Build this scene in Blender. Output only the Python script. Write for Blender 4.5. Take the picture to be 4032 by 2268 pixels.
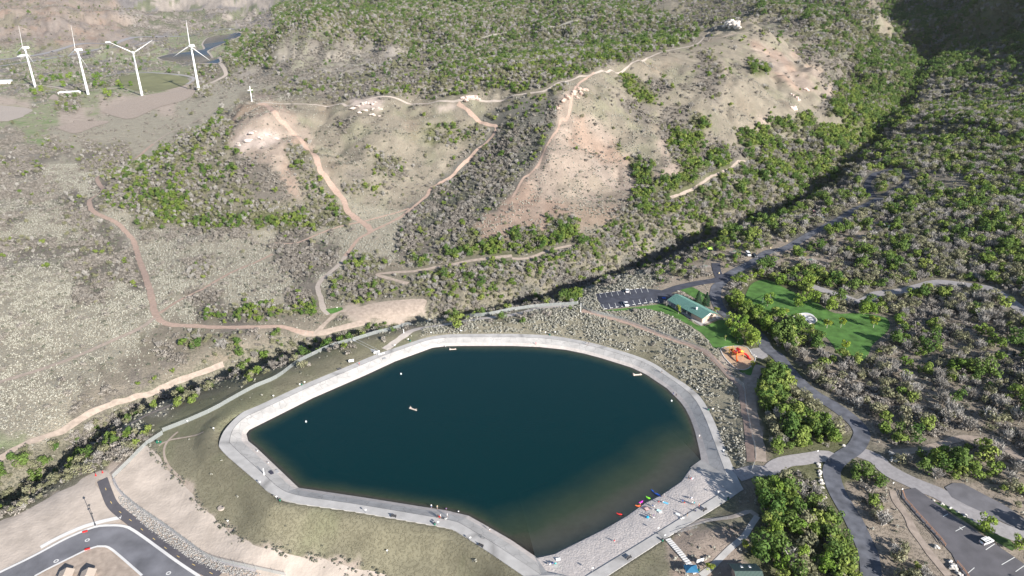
import bpy, bmesh, math, random
import numpy as np
from mathutils import Vector, Matrix
random.seed(7); RNG = np.random.default_rng(11)
for o in list(bpy.data.objects): bpy.data.objects.remove(o)
S = bpy.context.scene; COL = S.collection
# ------------------------------------------------------------------ camera, light, exposure
H = 170.0; F = 2700.0; PITCH = math.radians(24)
cd = bpy.data.cameras.new('camera'); cam = bpy.data.objects.new('camera', cd); COL.objects.link(cam)
cam.location = (0, 0, H); cam.rotation_euler = (math.radians(90) - PITCH, 0, 0)
cd.sensor_width = 36; cd.lens = F / 4032 * 36; cd.clip_start = 1; cd.clip_end = 20000
S.camera = cam
SUN_EL = math.radians(24.5); SUN_DIR = Vector((.656, -.755, 0)).normalized()
SUN_VEC = Vector((SUN_DIR.x * math.cos(SUN_EL), SUN_DIR.y * math.cos(SUN_EL), math.sin(SUN_EL)))
w = bpy.data.worlds.new('World'); S.world = w; w.use_nodes = True
nt = w.node_tree; nt.nodes.clear()
sky = nt.nodes.new('ShaderNodeTexSky'); sky.sky_type = 'NISHITA'; sky.sun_disc = False
sky.sun_elevation = SUN_EL; sky.sun_rotation = math.atan2(SUN_DIR.x, SUN_DIR.y); sky.altitude = 1500
bg = nt.nodes.new('ShaderNodeBackground'); bg.inputs['Strength'].default_value = 0.072
wo = nt.nodes.new('ShaderNodeOutputWorld')
nt.links.new(sky.outputs[0], bg.inputs[0]); nt.links.new(bg.outputs[0], wo.inputs[0])
sl = bpy.data.lights.new('sun', 'SUN'); sl.energy = 5.0; sl.angle = math.radians(.5); sl.color = (1, .95, .88)
so = bpy.data.objects.new('sun', sl); COL.objects.link(so); so.location = (100, -100, 400)
so.rotation_euler = SUN_VEC.to_track_quat('Z', 'Y').to_euler()
S.view_settings.view_transform = 'Standard'; S.view_settings.look = 'None'
S.view_settings.exposure = 0.97; S.view_settings.gamma = 1
S.cycles.max_bounces = 5; S.cycles.transparent_max_bounces = 12; S.cycles.diffuse_bounces = 2

# ------------------------------------------------------------------ picture <-> world maths
cP, sP = math.cos(PITCH), math.sin(PITCH)
def ray(px, py):
    px = np.asarray(px, float); py = np.asarray(py, float); up = 1134 - py
    return px - 2016, F * cP + up * sP, -F * sP + up * cP
def project(x, y, z):
    f = y * cP - (z - H) * sP; u = y * sP + (z - H) * cP
    f = np.maximum(f, 1)
    return 2016 + F * x / f, 1134 - F * u / f
def Dp(p): return [(a * 1.56522, b * 1.56522) for a, b in p]          # 2576 wide overview
def tl(n, pts):                                                      # 4 x 4 tiles, 2576 wide each
    c = (n - 1) % 4; r = (n - 1) // 4
    return [(1008 * c + x * .39130, 567 * r + y * .39130) for x, y in pts]
def zm(ox, oy, s, pts): return [(ox + x * s, oy + y * s) for x, y in pts]
def at_z(px, py, z):
    a, b, c = ray(px, py); s = (z - H) / c
    return a * s, b * s

# ------------------------------------------------------------------ noise
def _h(ix, iy, seed):
    n = (ix * 374761393 + iy * 668265263 + seed * 974711) & 0xffffffff
    n = ((n ^ (n >> 13)) * 1274126177) & 0xffffffff
    n = n ^ (n >> 16)
    return (n & 0xffff) / 65535.0
def vnoise(x, y, seed=0):
    x = np.asarray(x, float); y = np.asarray(y, float)
    ix = np.floor(x).astype(np.int64); iy = np.floor(y).astype(np.int64)
    fx = x - ix; fy = y - iy; fx = fx * fx * (3 - 2 * fx); fy = fy * fy * (3 - 2 * fy)
    a = _h(ix, iy, seed); b = _h(ix + 1, iy, seed); c = _h(ix, iy + 1, seed); d = _h(ix + 1, iy + 1, seed)
    return (a * (1 - fx) + b * fx) * (1 - fy) + (c * (1 - fx) + d * fx) * fy
def fbm(x, y, seed=0, o=4):
    t = 0; a = .5; s = 0
    for k in range(o):
        t = t + a * vnoise(x * 2 ** k, y * 2 ** k, seed + k * 7); s += a; a *= .5
    return t / s
def sstep(a, b, x):
    t = np.clip((x - a) / (b - a), 0, 1); return t * t * (3 - 2 * t)
def seg_dist(x, y, pts):
    x = np.asarray(x, float); y = np.asarray(y, float)
    best = np.full(x.shape, 1e9)
    for (x0, y0), (x1, y1) in zip(pts[:-1], pts[1:]):
        dx, dy = x1 - x0, y1 - y0; L = dx * dx + dy * dy + 1e-9
        t = np.clip(((x - x0) * dx + (y - y0) * dy) / L, 0, 1)
        best = np.minimum(best, (x - x0 - t * dx) ** 2 + (y - y0 - t * dy) ** 2)
    return np.sqrt(best)
def inside(x, y, poly):
    x = np.asarray(x, float); y = np.asarray(y, float); r = np.zeros(x.shape, bool)
    n = len(poly)
    for i in range(n):
        x0, y0 = poly[i]; x1, y1 = poly[(i + 1) % n]
        if y0 == y1: continue
        c = ((y0 > y) != (y1 > y)) & (x < (x1 - x0) * (y - y0) / (y1 - y0) + x0)
        r ^= c
    return r

# ------------------------------------------------------------------ reservoir outlines (world)
OUT_PX = [(2928,1926),(2877,1857),(2842,1791),(2822,1701),(2806,1640),(2783,1592),(2740,1541),(2695,1508),(2642,1478),(2583,1431),(2505,1400),
 (2400,1368),(2321,1347),(2172,1320),(2016,1314),(1814,1315),(1750,1317),(1697,1321),(1571,1365),(1513,1384),(1455,1405),(1391,1433),(1204,1510),
 (1008,1601),(912,1639),(869,1662),(845,1694),(841,1720),(861,1767),(1008,1893),(1090,1971),(1399,2014),(1712,2069),(1779,2082),
 (1849,2124),(2016,2233),(2067,2268),(2160,2335),(2300,2420)]
INN_PX = [(2759,1811),(2752,1770),(2744,1735),(2736,1701),(2716,1643),(2698,1608),(2677,1580),(2626,1529),(2544,1474),(2486,1447),(2368,1410),(2300,1392),
 (2227,1377),(2120,1366),(2016,1362),(1830,1362),(1760,1363),(1704,1369),(1556,1423),(1438,1478),(1231,1568),(1008,1680),(982,1693),(970,1708),(978,1736),
 (1008,1760),(1176,1920),(1438,1959),(1697,2000),(1751,2008),(1845,2030),(1904,2063),(2016,2127),(2106,2188)]
SAND_PX = [(2106,2188),(2180,2174),(2251,2139),(2368,2082),(2466,2026),(2536,1975),(2603,1943),(2681,1889),(2712,1842),(2759,1811)]
OUT = [tuple(map(float, at_z(a, b, 2.5))) for a, b in OUT_PX]
INN = [tuple(map(float, at_z(a, b, 0))) for a, b in INN_PX]
SAND = [tuple(map(float, at_z(a, b, 0))) for a, b in SAND_PX]
WALK_OUT = [tuple(map(float, at_z(a, b, 2.5))) for a, b in [(2928,1926),(2857,1975),(2603,2131),(2392,2268),(2200,2390)]]
WALK_IN = [tuple(map(float, at_z(a, b, 2.4))) for a, b in [(2861,1928),(2720,2016),(2500,2152),(2309,2268),(2150,2365)]]
RAMP = [tuple(map(float, at_z(a, b, zz))) for a, b, zz in [(2712,1838,-.05),(2759,1811,0),(2928,1926,2.5),(2861,1928,2.4)]]
WATER = INN[:-1] + SAND[:-1]
BASIN = OUT[:-1] + WALK_OUT[::-1][1:]
# ------------------------------------------------------------------ terrain control points  (overview px, py, height)
CT = """1500,790,4 1640,830,5 1780,890,6 1860,960,6 1890,1080,5 1900,1180,4.5 1700,775,7 1790,805,7 1730,740,7 1600,750,6.5 1500,770,6 1640,720,7
1800,850,6.5 1855,900,6 1940,880,7 2020,970,7 2150,1060,6 2170,1110,5.5 2090,1170,5 2110,1250,4 2180,1400,2 2290,1230,6 2400,1330,5.5 2560,1440,5
2500,1250,8 2400,1150,8 2300,1000,9 2200,800,9 2100,780,9 2000,730,9 1900,680,9 1800,690,8 1980,610,11 2140,520,15 2230,440,18 2400,700,16
2570,780,18 2570,1000,12 2570,1200,9 2400,900,11 2450,560,26 2570,450,31 2400,450,26 2450,300,43 2576,300,46 2576,150,72
1750,620,6 1900,565,10 2050,500,14 2150,430,18 2200,370,22 2300,280,32 2400,180,52 2480,110,72 2560,60,98
2350,150,45 2270,260,22 2170,370,9 2080,455,3 1980,520,-2 1850,575,-5 1700,625,-7 1560,672,-9 1400,722,-10 1250,765,-10 1100,792,-10 900,838,-10 750,882,-12 600,912,-13 475,952,-14 337,1003,-15 250,1055,-16 150,1155,-17.5 0,1250,-19 450,1006,-9 600,946,-8.5 330,1072,-10
1450,765,3.5 1330,780,3.2 1200,800,3 1000,830,3 880,860,2.6 740,930,2 640,965,1.5 500,1040,-1 400,1100,-4 330,1150,-6 285,1180,-7
1640,690,6 1560,715,5.5
100,1400,-12 300,1340,-11 450,1440,-11 0,1440,-13 200,1440,-12 250,1220,-8 430,1180,-6 480,1240,-7 600,1340,-8.5 800,1400,-9 1000,1440,-9.5 1200,1448,-8 350,1300,-10 700,1440,-10.5
280,1155,-7 200,1210,-9 100,1270,-10.5 0,1310,-11.5 50,1340,-11.5
560,1180,0 650,1280,-1 900,1340,-2 1150,1370,-1 600,1100,2 480,1100,-2
1500,1440,-1 1600,1400,1.5 1700,1380,3 1780,1330,4 1850,1260,4.5 1800,1440,2 1900,1330,4 1900,1440,2 2000,1380,3 2000,1250,4
950,770,-7 700,830,-8 600,880,-9 390,800,-8 450,700,-7 800,720,-6 1000,690,-5 1150,720,-7 1300,690,-6 1500,640,0 250,1000,-13 0,1150,-15 0,950,-13 0,700,-13 200,700,-11 300,560,-8 0,500,-15 230,480,-9 100,350,-17 0,300,-18
200,900,-12 150,420,-15
500,560,-5 700,580,-3 930,575,1 1000,530,5 1100,600,1 1280,640,-1 1400,610,3 1600,520,12 1750,480,14 1900,420,18 2000,350,25 2100,250,38 2200,150,60 2230,50,95
265,440,-6 400,390,10 500,320,35 580,275,58 620,259,67 650,257,69 720,260,67 800,259,66 950,262,66 1100,249,71 1180,244,74 1320,233,80 1440,196,88 1500,179,92 1600,149,97 1700,116,103 1770,86,108 1830,56,122 1862,62,120 1900,85,110
1960,110,100 2060,200,66 2000,300,42 1900,250,62 1800,200,80 1700,250,66 1700,400,30 1600,300,54 1600,400,32 1500,480,16 1450,400,36 1420,230,82 1400,300,62 1380,400,38 1300,480,22 1200,580,5 1250,330,50 1150,440,20 1050,530,6 1200,300,57 1000,350,44 900,450,22 850,520,8 700,350,48 700,450,24 600,400,34 550,500,10 400,500,3 620,330,54 820,350,44 1500,350,46 1480,260,72
700,240,-6 560,300,-12 450,380,-14 300,420,-14 900,232,0 1000,200,14 1200,200,25 1400,170,40 1600,120,60 1100,150,40 900,100,60 900,30,110 1100,50,95 1300,100,65 1300,20,115 1500,50,100 1600,20,120 1750,40,110 1900,20,130 2100,30,125 2100,100,90 2200,20,128 1720,80,85
2350,50,105 2400,100,82 2300,150,50 2500,20,130 700,150,25 760,60,90 800,20,120 650,190,-6 620,140,-8 570,200,-13
0,152,-15 150,140,-15 300,115,-15 420,100,-15 550,82,-15 640,72,-13 300,180,-17 100,200,-18 500,140,-16 0,250,-19 200,260,-19 400,240,-17 480,225,-16 350,300,-17 150,290,-19
0,100,10 0,60,45 0,20,90 150,100,15 150,40,70 300,60,30 300,20,80 450,60,15 450,20,60 550,50,20 550,20,62 650,30,70 640,50,30"""
WT = [(-3500,5000,700),(0,5000,700),(3000,5000,900),(-3000,2500,60),(-1800,700,-30),(-900,0,-30),(0,-400,-8),(0,0,-6),(-300,80,-14),(300,60,3),(500,-200,5),
 (1000,250,60),(1500,300,150),(-2500,1500,-30),(800,700,100),(1060,1000,330),(1300,1300,420),(1100,700,230),(700,450,70),(500,250,28),(1500,1900,480),(2200,1500,500),(1050,1250,280),
 (-600,300,-20),(-450,400,-16),(-1200,1100,-22),(0,3000,420),(800,2600,400),(1500,3000,600),(-1000,3900,300),(200,2200,230),(900,1900,260)]
cx, cy, cz = [], [], []
for tok in CT.split():
    a, b, c = map(float, tok.split(',')); X, Y = at_z(a * 1.56522, b * 1.56522, c)
    cx.append(float(X)); cy.append(float(Y)); cz.append(c)
for a, b, c in WT: cx.append(a); cy.append(b); cz.append(c)
for (a, b) in OUT[::2] + WALK_OUT: cx.append(a); cy.append(b); cz.append(2.5)
cx, cy, cz = map(np.array, (cx, cy, cz)); NC = len(cx); RC = 14.0
def kern(x, y): return np.sqrt((x[:, None] - cx[None]) ** 2 + (y[:, None] - cy[None]) ** 2 + RC * RC)
A = np.zeros((NC + 3, NC + 3)); A[:NC, :NC] = kern(cx, cy) - np.eye(NC) * 1.2
A[:NC, NC] = A[NC, :NC] = 1; A[:NC, NC + 1] = A[NC + 1, :NC] = cx / 1000; A[:NC, NC + 2] = A[NC + 2, :NC] = cy / 1000
RW = np.linalg.solve(A, np.concatenate([cz, np.zeros(3)]))
def rbf(x, y):
    x = np.asarray(x, float).ravel(); y = np.asarray(y, float).ravel(); o = np.empty(len(x))
    for i in range(0, len(x), 20000):
        a, b = x[i:i + 20000], y[i:i + 20000]
        o[i:i + 20000] = kern(a, b) @ RW[:NC] + RW[NC] + RW[NC + 1] * a / 1000 + RW[NC + 2] * b / 1000
    return o
# ------------------------------------------------------------------ terrain grid
YS = [-400.0]
while YS[-1] < 110: YS.append(YS[-1] + 17)
while YS[-1] < 420: YS.append(YS[-1] + .85)
while YS[-1] < 1500: YS.append(YS[-1] * 1.0031)
while YS[-1] < 6000: YS.append(YS[-1] * 1.012)
YS = np.array(YS); NV = len(YS)
US = list(np.linspace(-1, 1, 801)); e = .004
U2 = []; u = 1.0
while u < 9: e *= 1.22; u += e; U2.append(u)
US = np.array([-a for a in U2[::-1]] + US + U2); NU = len(US)
def wid(y): return np.maximum(.74 * np.asarray(y, float) + 90, 200)
GX = wid(YS)[:, None] * US[None]; GY = np.repeat(YS[:, None], NU, 1)
gx, gy = GX.ravel(), GY.ravel()
GZ = rbf(gx, gy).reshape(NV, NU)
sy, sx = np.gradient(GZ); dxs = np.gradient(GX, axis=1); dys = np.gradient(GY, axis=0)
slope = np.hypot(sx / dxs, sy / dys)
hill = sstep(.10, .34, slope) * sstep(6, 25, GZ)
rn = np.abs(fbm(GX / 62, GY / 62, 3, 4) - .5) * 2
GZ += hill * (rn - .25) * 20 * np.clip(GY / 700, .5, 1.6)
rn2 = np.abs(fbm(GX / 240 + GY / 600, GY / 330, 9, 4) - .5) * 2
GZ += sstep(1050, 1300, GY) * sstep(5, 40, GZ) * (rn2 - .3) * 52
GZ += (fbm(GX / 22, GY / 22, 5, 3) - .5) * .7 * sstep(2.5, 12, seg_dist(GX, GY, BASIN + BASIN[:1])) * np.where(GX > 60, .25, 1)
CREEK = []
for tok in "2350,150,45 2270,260,22 2170,370,9 2080,455,3 1980,520,-2 1850,575,-5 1700,625,-7 1560,672,-9 1400,722,-10 1250,765,-10 1100,792,-10 900,838,-10 750,882,-12 600,912,-13 475,952,-14 337,1003,-15 250,1055,-16 150,1155,-17.5 0,1250,-19 -200,1360,-21".split():
    a, b, c = map(float, tok.split(',')); X, Y = at_z(a * 1.56522, b * 1.56522, c); CREEK.append((float(X), float(Y)))
cdist = seg_dist(GX, GY, CREEK)
GZ -= np.where(GX > -30, 12.5, 8.5) * np.exp(-(cdist / np.where(GX > -30, 15, 11)) ** 2) * (1 - sstep(900, 1500, GY) * .5)
# basin: meet the apron, dip under it
din = inside(GX, GY, BASIN); db = seg_dist(GX, GY, BASIN + BASIN[:1])
k = 1 - sstep(0, 9, db)
GZ = np.where(din, np.minimum(2.1 - db * .45, 2.1), GZ * (1 - k) + 2.42 * k)
GZ = np.where(din, np.maximum(GZ, -14), GZ)
# foundations area etc. stay natural
def lookup(x, y, arr=None):
    arr = GZ if arr is None else arr
    x = np.asarray(x, float); y = np.asarray(y, float)
    j = np.clip(np.searchsorted(YS, y) - 1, 0, NV - 2); fy = np.clip((y - YS[j]) / (YS[j + 1] - YS[j]), 0, 1)
    u_ = x / wid(np.clip(y, YS[0], YS[-1])); i = np.clip(np.searchsorted(US, u_) - 1, 0, NU - 2)
    fx = np.clip((u_ - US[i]) / (US[i + 1] - US[i]), 0, 1)
    return (arr[j, i] * (1 - fx) + arr[j, i + 1] * fx) * (1 - fy) + (arr[j + 1, i] * (1 - fx) + arr[j + 1, i + 1] * fx) * fy
STEPS = 118 * 1.0035 ** np.arange(1120)
def hitp(pts):
    pts = np.array(pts, float); a, b, c = ray(pts[:, 0], pts[:, 1])
    X = (a / b)[:, None] * STEPS[None]; Y = np.repeat(STEPS[None], len(pts), 0); Z = H + (c / b)[:, None] * STEPS[None]
    G = lookup(X, Y); below = Z < G
    k = np.argmax(below, 1); k = np.where(below.any(1), k, len(STEPS) - 1); k = np.maximum(k, 1)
    r = np.arange(len(pts))
    d1 = Z[r, k] - G[r, k]; d0 = Z[r, k - 1] - G[r, k - 1]; t = np.clip(d0 / (d0 - d1 + 1e-9), 0, 1)
    yy = STEPS[k - 1] + (STEPS[k] - STEPS[k - 1]) * t
    return [(float(p * q), float(q)) for p, q in zip(a / b, yy)]
def ridge_hit(pts):                      # crest features: walk down the picture until the near crest is met
    out = []; last = None
    for p in pts:
        for dy in range(0, 60, 3):
            h = hitp([(p[0], p[1] + dy)])[0]
            if last is None or h[1] < last * 1.12: break
        out.append(h); last = h[1]
    return out
def gz(x, y): return float(lookup(np.array([x]), np.array([y]))[0])
# ------------------------------------------------------------------ materials
MATS = {}
def nodes_of(name):
    m = bpy.data.materials.new(name); m.use_nodes = True; n = m.node_tree.nodes; b = n['Principled BSDF']
    return m, m.node_tree, n, b
def mat(name, col, rough=.8, var=.0, scale=.5, metal=0, spec=.3, bump=0, bscale=4):
    if name in MATS: return MATS[name]
    m, t, n, b = nodes_of(name); b.inputs['Roughness'].default_value = rough; b.inputs['Metallic'].default_value = metal
    b.inputs['Specular IOR Level'].default_value = spec
    b.inputs['Base Color'].default_value = (*col, 1)
    if var:
        g = n.new('ShaderNodeNewGeometry'); nz = n.new('ShaderNodeTexNoise'); nz.inputs['Scale'].default_value = scale; nz.inputs['Detail'].default_value = 6
        t.links.new(g.outputs['Position'], nz.inputs['Vector'])
        r = n.new('ShaderNodeValToRGB'); r.color_ramp.elements[0].position = .3; r.color_ramp.elements[1].position = .7
        r.color_ramp.elements[0].color = (*[max(0, c * (1 - var)) for c in col], 1); r.color_ramp.elements[1].color = (*[min(1, c * (1 + var)) for c in col], 1)
        t.links.new(nz.outputs[0], r.inputs[0]); t.links.new(r.outputs[0], b.inputs['Base Color'])
        if bump:
            n2 = n.new('ShaderNodeTexNoise'); n2.inputs['Scale'].default_value = bscale; n2.inputs['Detail'].default_value = 5
            t.links.new(g.outputs['Position'], n2.inputs['Vector'])
            bp = n.new('ShaderNodeBump'); bp.inputs['Strength'].default_value = bump; bp.inputs['Distance'].default_value = .3
            t.links.new(n2.outputs[0], bp.inputs['Height']); t.links.new(bp.outputs[0], b.inputs['Normal'])
    MATS[name] = m; return m
def leafmat(name, c1, c2, trans=.25):
    m, t, n, b = nodes_of(name); b.inputs['Roughness'].default_value = .7; b.inputs['Specular IOR Level'].default_value = .15
    oi = n.new('ShaderNodeObjectInfo'); r = n.new('ShaderNodeValToRGB')
    r.color_ramp.elements[0].color = (*c1, 1); r.color_ramp.elements[1].color = (*c2, 1)
    t.links.new(oi.outputs['Random'], r.inputs[0])
    g = n.new('ShaderNodeNewGeometry'); hs = n.new('ShaderNodeHueSaturation')
    mp = n.new('ShaderNodeMapRange'); mp.inputs[3].default_value = .72; mp.inputs[4].default_value = 1.28
    t.links.new(g.outputs['Random Per Island'], mp.inputs[0]); t.links.new(mp.outputs[0], hs.inputs['Value']); t.links.new(r.outputs[0], hs.inputs['Color'])
    t.links.new(hs.outputs[0], b.inputs['Base Color'])
    if trans:
        tr = n.new('ShaderNodeBsdfTranslucent'); mx = n.new('ShaderNodeMixShader'); mx.inputs[0].default_value = trans
        t.links.new(hs.outputs[0], tr.inputs[0]); t.links.new(b.outputs[0], mx.inputs[1]); t.links.new(tr.outputs[0], mx.inputs[2])
        t.links.new(mx.outputs[0], n['Material Output'].inputs[0])
    MATS[name] = m; return m
# ------------------------------------------------------------------ object helpers
def tag(o, label=None, cat=None, group=None, kind=None):
    if label: o['label'] = label
    if cat: o['category'] = cat
    if group: o['group'] = group
    if kind: o['kind'] = kind
    return o
def link(name, me, m=None, parent=None):
    o = bpy.data.objects.new(name, me); COL.objects.link(o)
    if m is not None:
        for mm in (m if isinstance(m, (list, tuple)) else [m]): me.materials.append(mm)
    if parent is not None: o.parent = parent
    return o
def mesh(name, V, Fc, smooth=False):
    me = bpy.data.meshes.new(name); me.from_pydata([tuple(map(float, v)) for v in V], [], Fc); me.update()
    if smooth: me.polygons.foreach_set('use_smooth', [True] * len(me.polygons))
    return me
def empty(name, loc, rz=0):
    o = bpy.data.objects.new(name, None); COL.objects.link(o); o.location = loc; o.rotation_euler = (0, 0, rz); o.empty_display_size = .2; return o
def children(o): return [c for c in bpy.data.objects if c.parent == o]
class MB:
    def __init__(s): s.v = []; s.f = []
    def add(s, V, Fc):
        k = len(s.v); s.v += [tuple(v) for v in V]; s.f += [tuple(i + k for i in f) for f in Fc]; return s
    def box(s, c, d, rz=0, taper=1.0):
        hx, hy, hz = d[0] / 2, d[1] / 2, d[2] / 2; co, si = math.cos(rz), math.sin(rz); V = []
        for z in (-1, 1):
            k = taper if z > 0 else 1
            for a, b in ((-1, -1), (1, -1), (1, 1), (-1, 1)):
                x, y = a * hx * k, b * hy * k; V.append((c[0] + x * co - y * si, c[1] + x * si + y * co, c[2] + z * hz))
        return s.add(V, [(3, 2, 1, 0), (4, 5, 6, 7), (0, 1, 5, 4), (1, 2, 6, 5), (2, 3, 7, 6), (3, 0, 4, 7)])
    def tube(s, p, q, r0, r1=None, n=6, cap=True):
        r1 = r0 if r1 is None else r1; p = Vector(p); q = Vector(q); d = (q - p); 
        if d.length < 1e-6: return s
        d.normalize(); a = d.orthogonal().normalized(); b = d.cross(a); V = []
        for P, r in ((p, r0), (q, r1)):
            for i in range(n):
                t = 2 * math.pi * i / n; V.append(tuple(P + a * math.cos(t) * r + b * math.sin(t) * r))
        Fc = [(i, (i + 1) % n, n + (i + 1) % n, n + i) for i in range(n)]
        if cap: Fc += [tuple(range(n))[::-1], tuple(range(n, 2 * n))]
        return s.add(V, Fc)
    def lathe(s, c, prof, n=12, sx=1, sy=1):
        V = []; Fc = []; m = len(prof)
        for r, z in prof:
            for i in range(n):
                t = 2 * math.pi * i / n; V.append((c[0] + r * math.cos(t) * sx, c[1] + r * math.sin(t) * sy, c[2] + z))
        for j in range(m - 1):
            for i in range(n): Fc.append((j * n + i, j * n + (i + 1) % n, (j + 1) * n + (i + 1) % n, (j + 1) * n + i))
        Fc += [tuple(range(n))[::-1], tuple(range((m - 1) * n, m * n))]
        return s.add(V, Fc)
    def prism(s, prof, y0, y1):          # profile in x,z extruded along y
        n = len(prof); V = [(a, y0, b) for a, b in prof] + [(a, y1, b) for a, b in prof]
        Fc = [(i, (i + 1) % n, n + (i + 1) % n, n + i) for i in range(n)] + [tuple(range(n))[::-1], tuple(range(n, 2 * n))]
        return s.add(V, Fc)
    def rock(s, c, r, seed, n=2, flat=.7):
        bm = bmesh.new(); bmesh.ops.create_icosphere(bm, subdivisions=n, radius=1)
        rr = random.Random(seed); ph = [rr.uniform(0, 9) for _ in range(6)]
        V = []
        for v in bm.verts:
            p = v.co; k = 1 + .22 * math.sin(p.x * 2.3 + ph[0]) * math.cos(p.y * 2.9 + ph[1]) + .16 * math.sin(p.z * 4 + ph[2] + p.x * 3) + rr.uniform(-.09, .09)
            V.append((c[0] + p.x * k * r[0], c[1] + p.y * k * r[1], c[2] + p.z * k * r[2] * flat))
        Fc = [tuple(v.index for v in f.verts) for f in bm.faces]; bm.free()
        return s.add(V, Fc)
    def build(s, name, m, parent=None, smooth=False, bevel=0):
        me = mesh(name, s.v, s.f, smooth)
        if bevel:
            bm = bmesh.new(); bm.from_mesh(me); bmesh.ops.remove_doubles(bm, verts=bm.verts, dist=.0005)
            bmesh.ops.bevel(bm, geom=[e for e in bm.edges if e.calc_face_angle(0) > .6], offset=bevel, segments=1, affect='EDGES'); bm.to_mesh(me); bm.free()
        return link(name, me, m, parent)
def smooth_line(P, step, closed=False):
    P = [np.array(p, float) for p in P]; out = []; n = len(P)
    for i in range(n - 1):
        p0 = P[max(i - 1, 0)]; p1 = P[i]; p2 = P[i + 1]; p3 = P[min(i + 2, n - 1)]
        L = np.linalg.norm(p2 - p1); k = max(1, int(L / step))
        for j in range(k):
            t = j / k; out.append(.5 * (2 * p1 + (p2 - p0) * t + (2 * p0 - 5 * p1 + 4 * p2 - p3) * t * t + (3 * p1 - p0 - 3 * p2 + p3) * t ** 3))
    out.append(P[-1]); return np.array(out)
def offset_pts(L, d):
    T = np.gradient(L, axis=0); T /= np.linalg.norm(T, axis=1)[:, None] + 1e-9
    return np.stack([L[:, 0] - T[:, 1] * d, L[:, 1] + T[:, 0] * d], 1)
EXCL = []      # (kind, data) areas kept free of plants
def strip(name, W, width, m, off=.12, jit=0., kind='structure', excl=.5, step=1.6, ncross=4, smoothl=True, parent=None, z=None):
    L = smooth_line(W, step) if smoothl else np.array(W)
    if jit:
        s = np.arange(len(L)); a = width / 2 * (1 + jit * (fbm(s * step / 5, s * 0 + 3.1, 21, 3) - .5) * 2); b = width / 2 * (1 + jit * (fbm(s * step / 5, s * 0 + 9.7, 37, 3) - .5) * 2)
    else: a = b = np.full(len(L), width / 2)
    rows = []
    for k in range(ncross + 1):
        t = k / ncross; d = -a * (1 - t) + b * t
        Q = offset_pts(L, d[:, ] if False else 0); T = np.gradient(L, axis=0); T /= np.linalg.norm(T, axis=1)[:, None] + 1e-9
        rows.append(np.stack([L[:, 0] - T[:, 1] * d, L[:, 1] + T[:, 0] * d], 1))
    V = []; n = len(L)
    for R in rows:
        zz = lookup(R[:, 0], R[:, 1]) + off if z is None else np.full(n, z)
        V += [(R[i, 0], R[i, 1], zz[i]) for i in range(n)]
    Fc = [(k * n + i, k * n + i + 1, (k + 1) * n + i + 1, (k + 1) * n + i) for k in range(ncross) for i in range(n - 1)]
    o = link(name, mesh(name, V, [f[::-1] for f in Fc] if False else Fc, True), m, parent)
    if o.data.polygons[0].normal.z < 0: o.data.flip_normals()
    if kind: o['kind'] = kind
    if excl is not None: EXCL.append(('line', [tuple(p) for p in L[::3]] + [tuple(L[-1])], width / 2 + excl))
    return o
def sheet(name, W, m, off=.1, step=2.5, kind='structure', smoothp=True, z=None, parent=None, excl=.3):
    P = smooth_line(list(W) + [W[0]], step)[:-1] if smoothp else np.array(W, float)
    bm = bmesh.new(); vs = [bm.verts.new((p[0], p[1], 0)) for p in P]
    f = bm.faces.new(vs); bmesh.ops.triangulate(bm, faces=[f])
    mn, mx = P.min(0), P.max(0)
    for ax in (0, 1):
        c = mn[ax] + step
        while c < mx[ax]:
            no = [0, 0, 0]; no[ax] = 1; co = [0, 0, 0]; co[ax] = c
            bmesh.ops.bisect_plane(bm, geom=bm.verts[:] + bm.edges[:] + bm.faces[:], plane_co=co, plane_no=no); c += step
    xy = np.array([v.co[:2] for v in bm.verts]); zz = lookup(xy[:, 0], xy[:, 1]) + off if z is None else np.full(len(xy), z)
    for v, q in zip(bm.verts, zz): v.co.z = q
    bmesh.ops.recalc_face_normals(bm, faces=bm.faces[:])
    me = bpy.data.meshes.new(name); bm.to_mesh(me); bm.free()
    o = link(name, me, m, parent)
    if np.mean([p.normal.z for p in me.polygons]) < 0: me.flip_normals()
    if kind: o['kind'] = kind
    if excl is not None: EXCL.append(('poly', [tuple(p) for p in P], excl))
    return o
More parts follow.
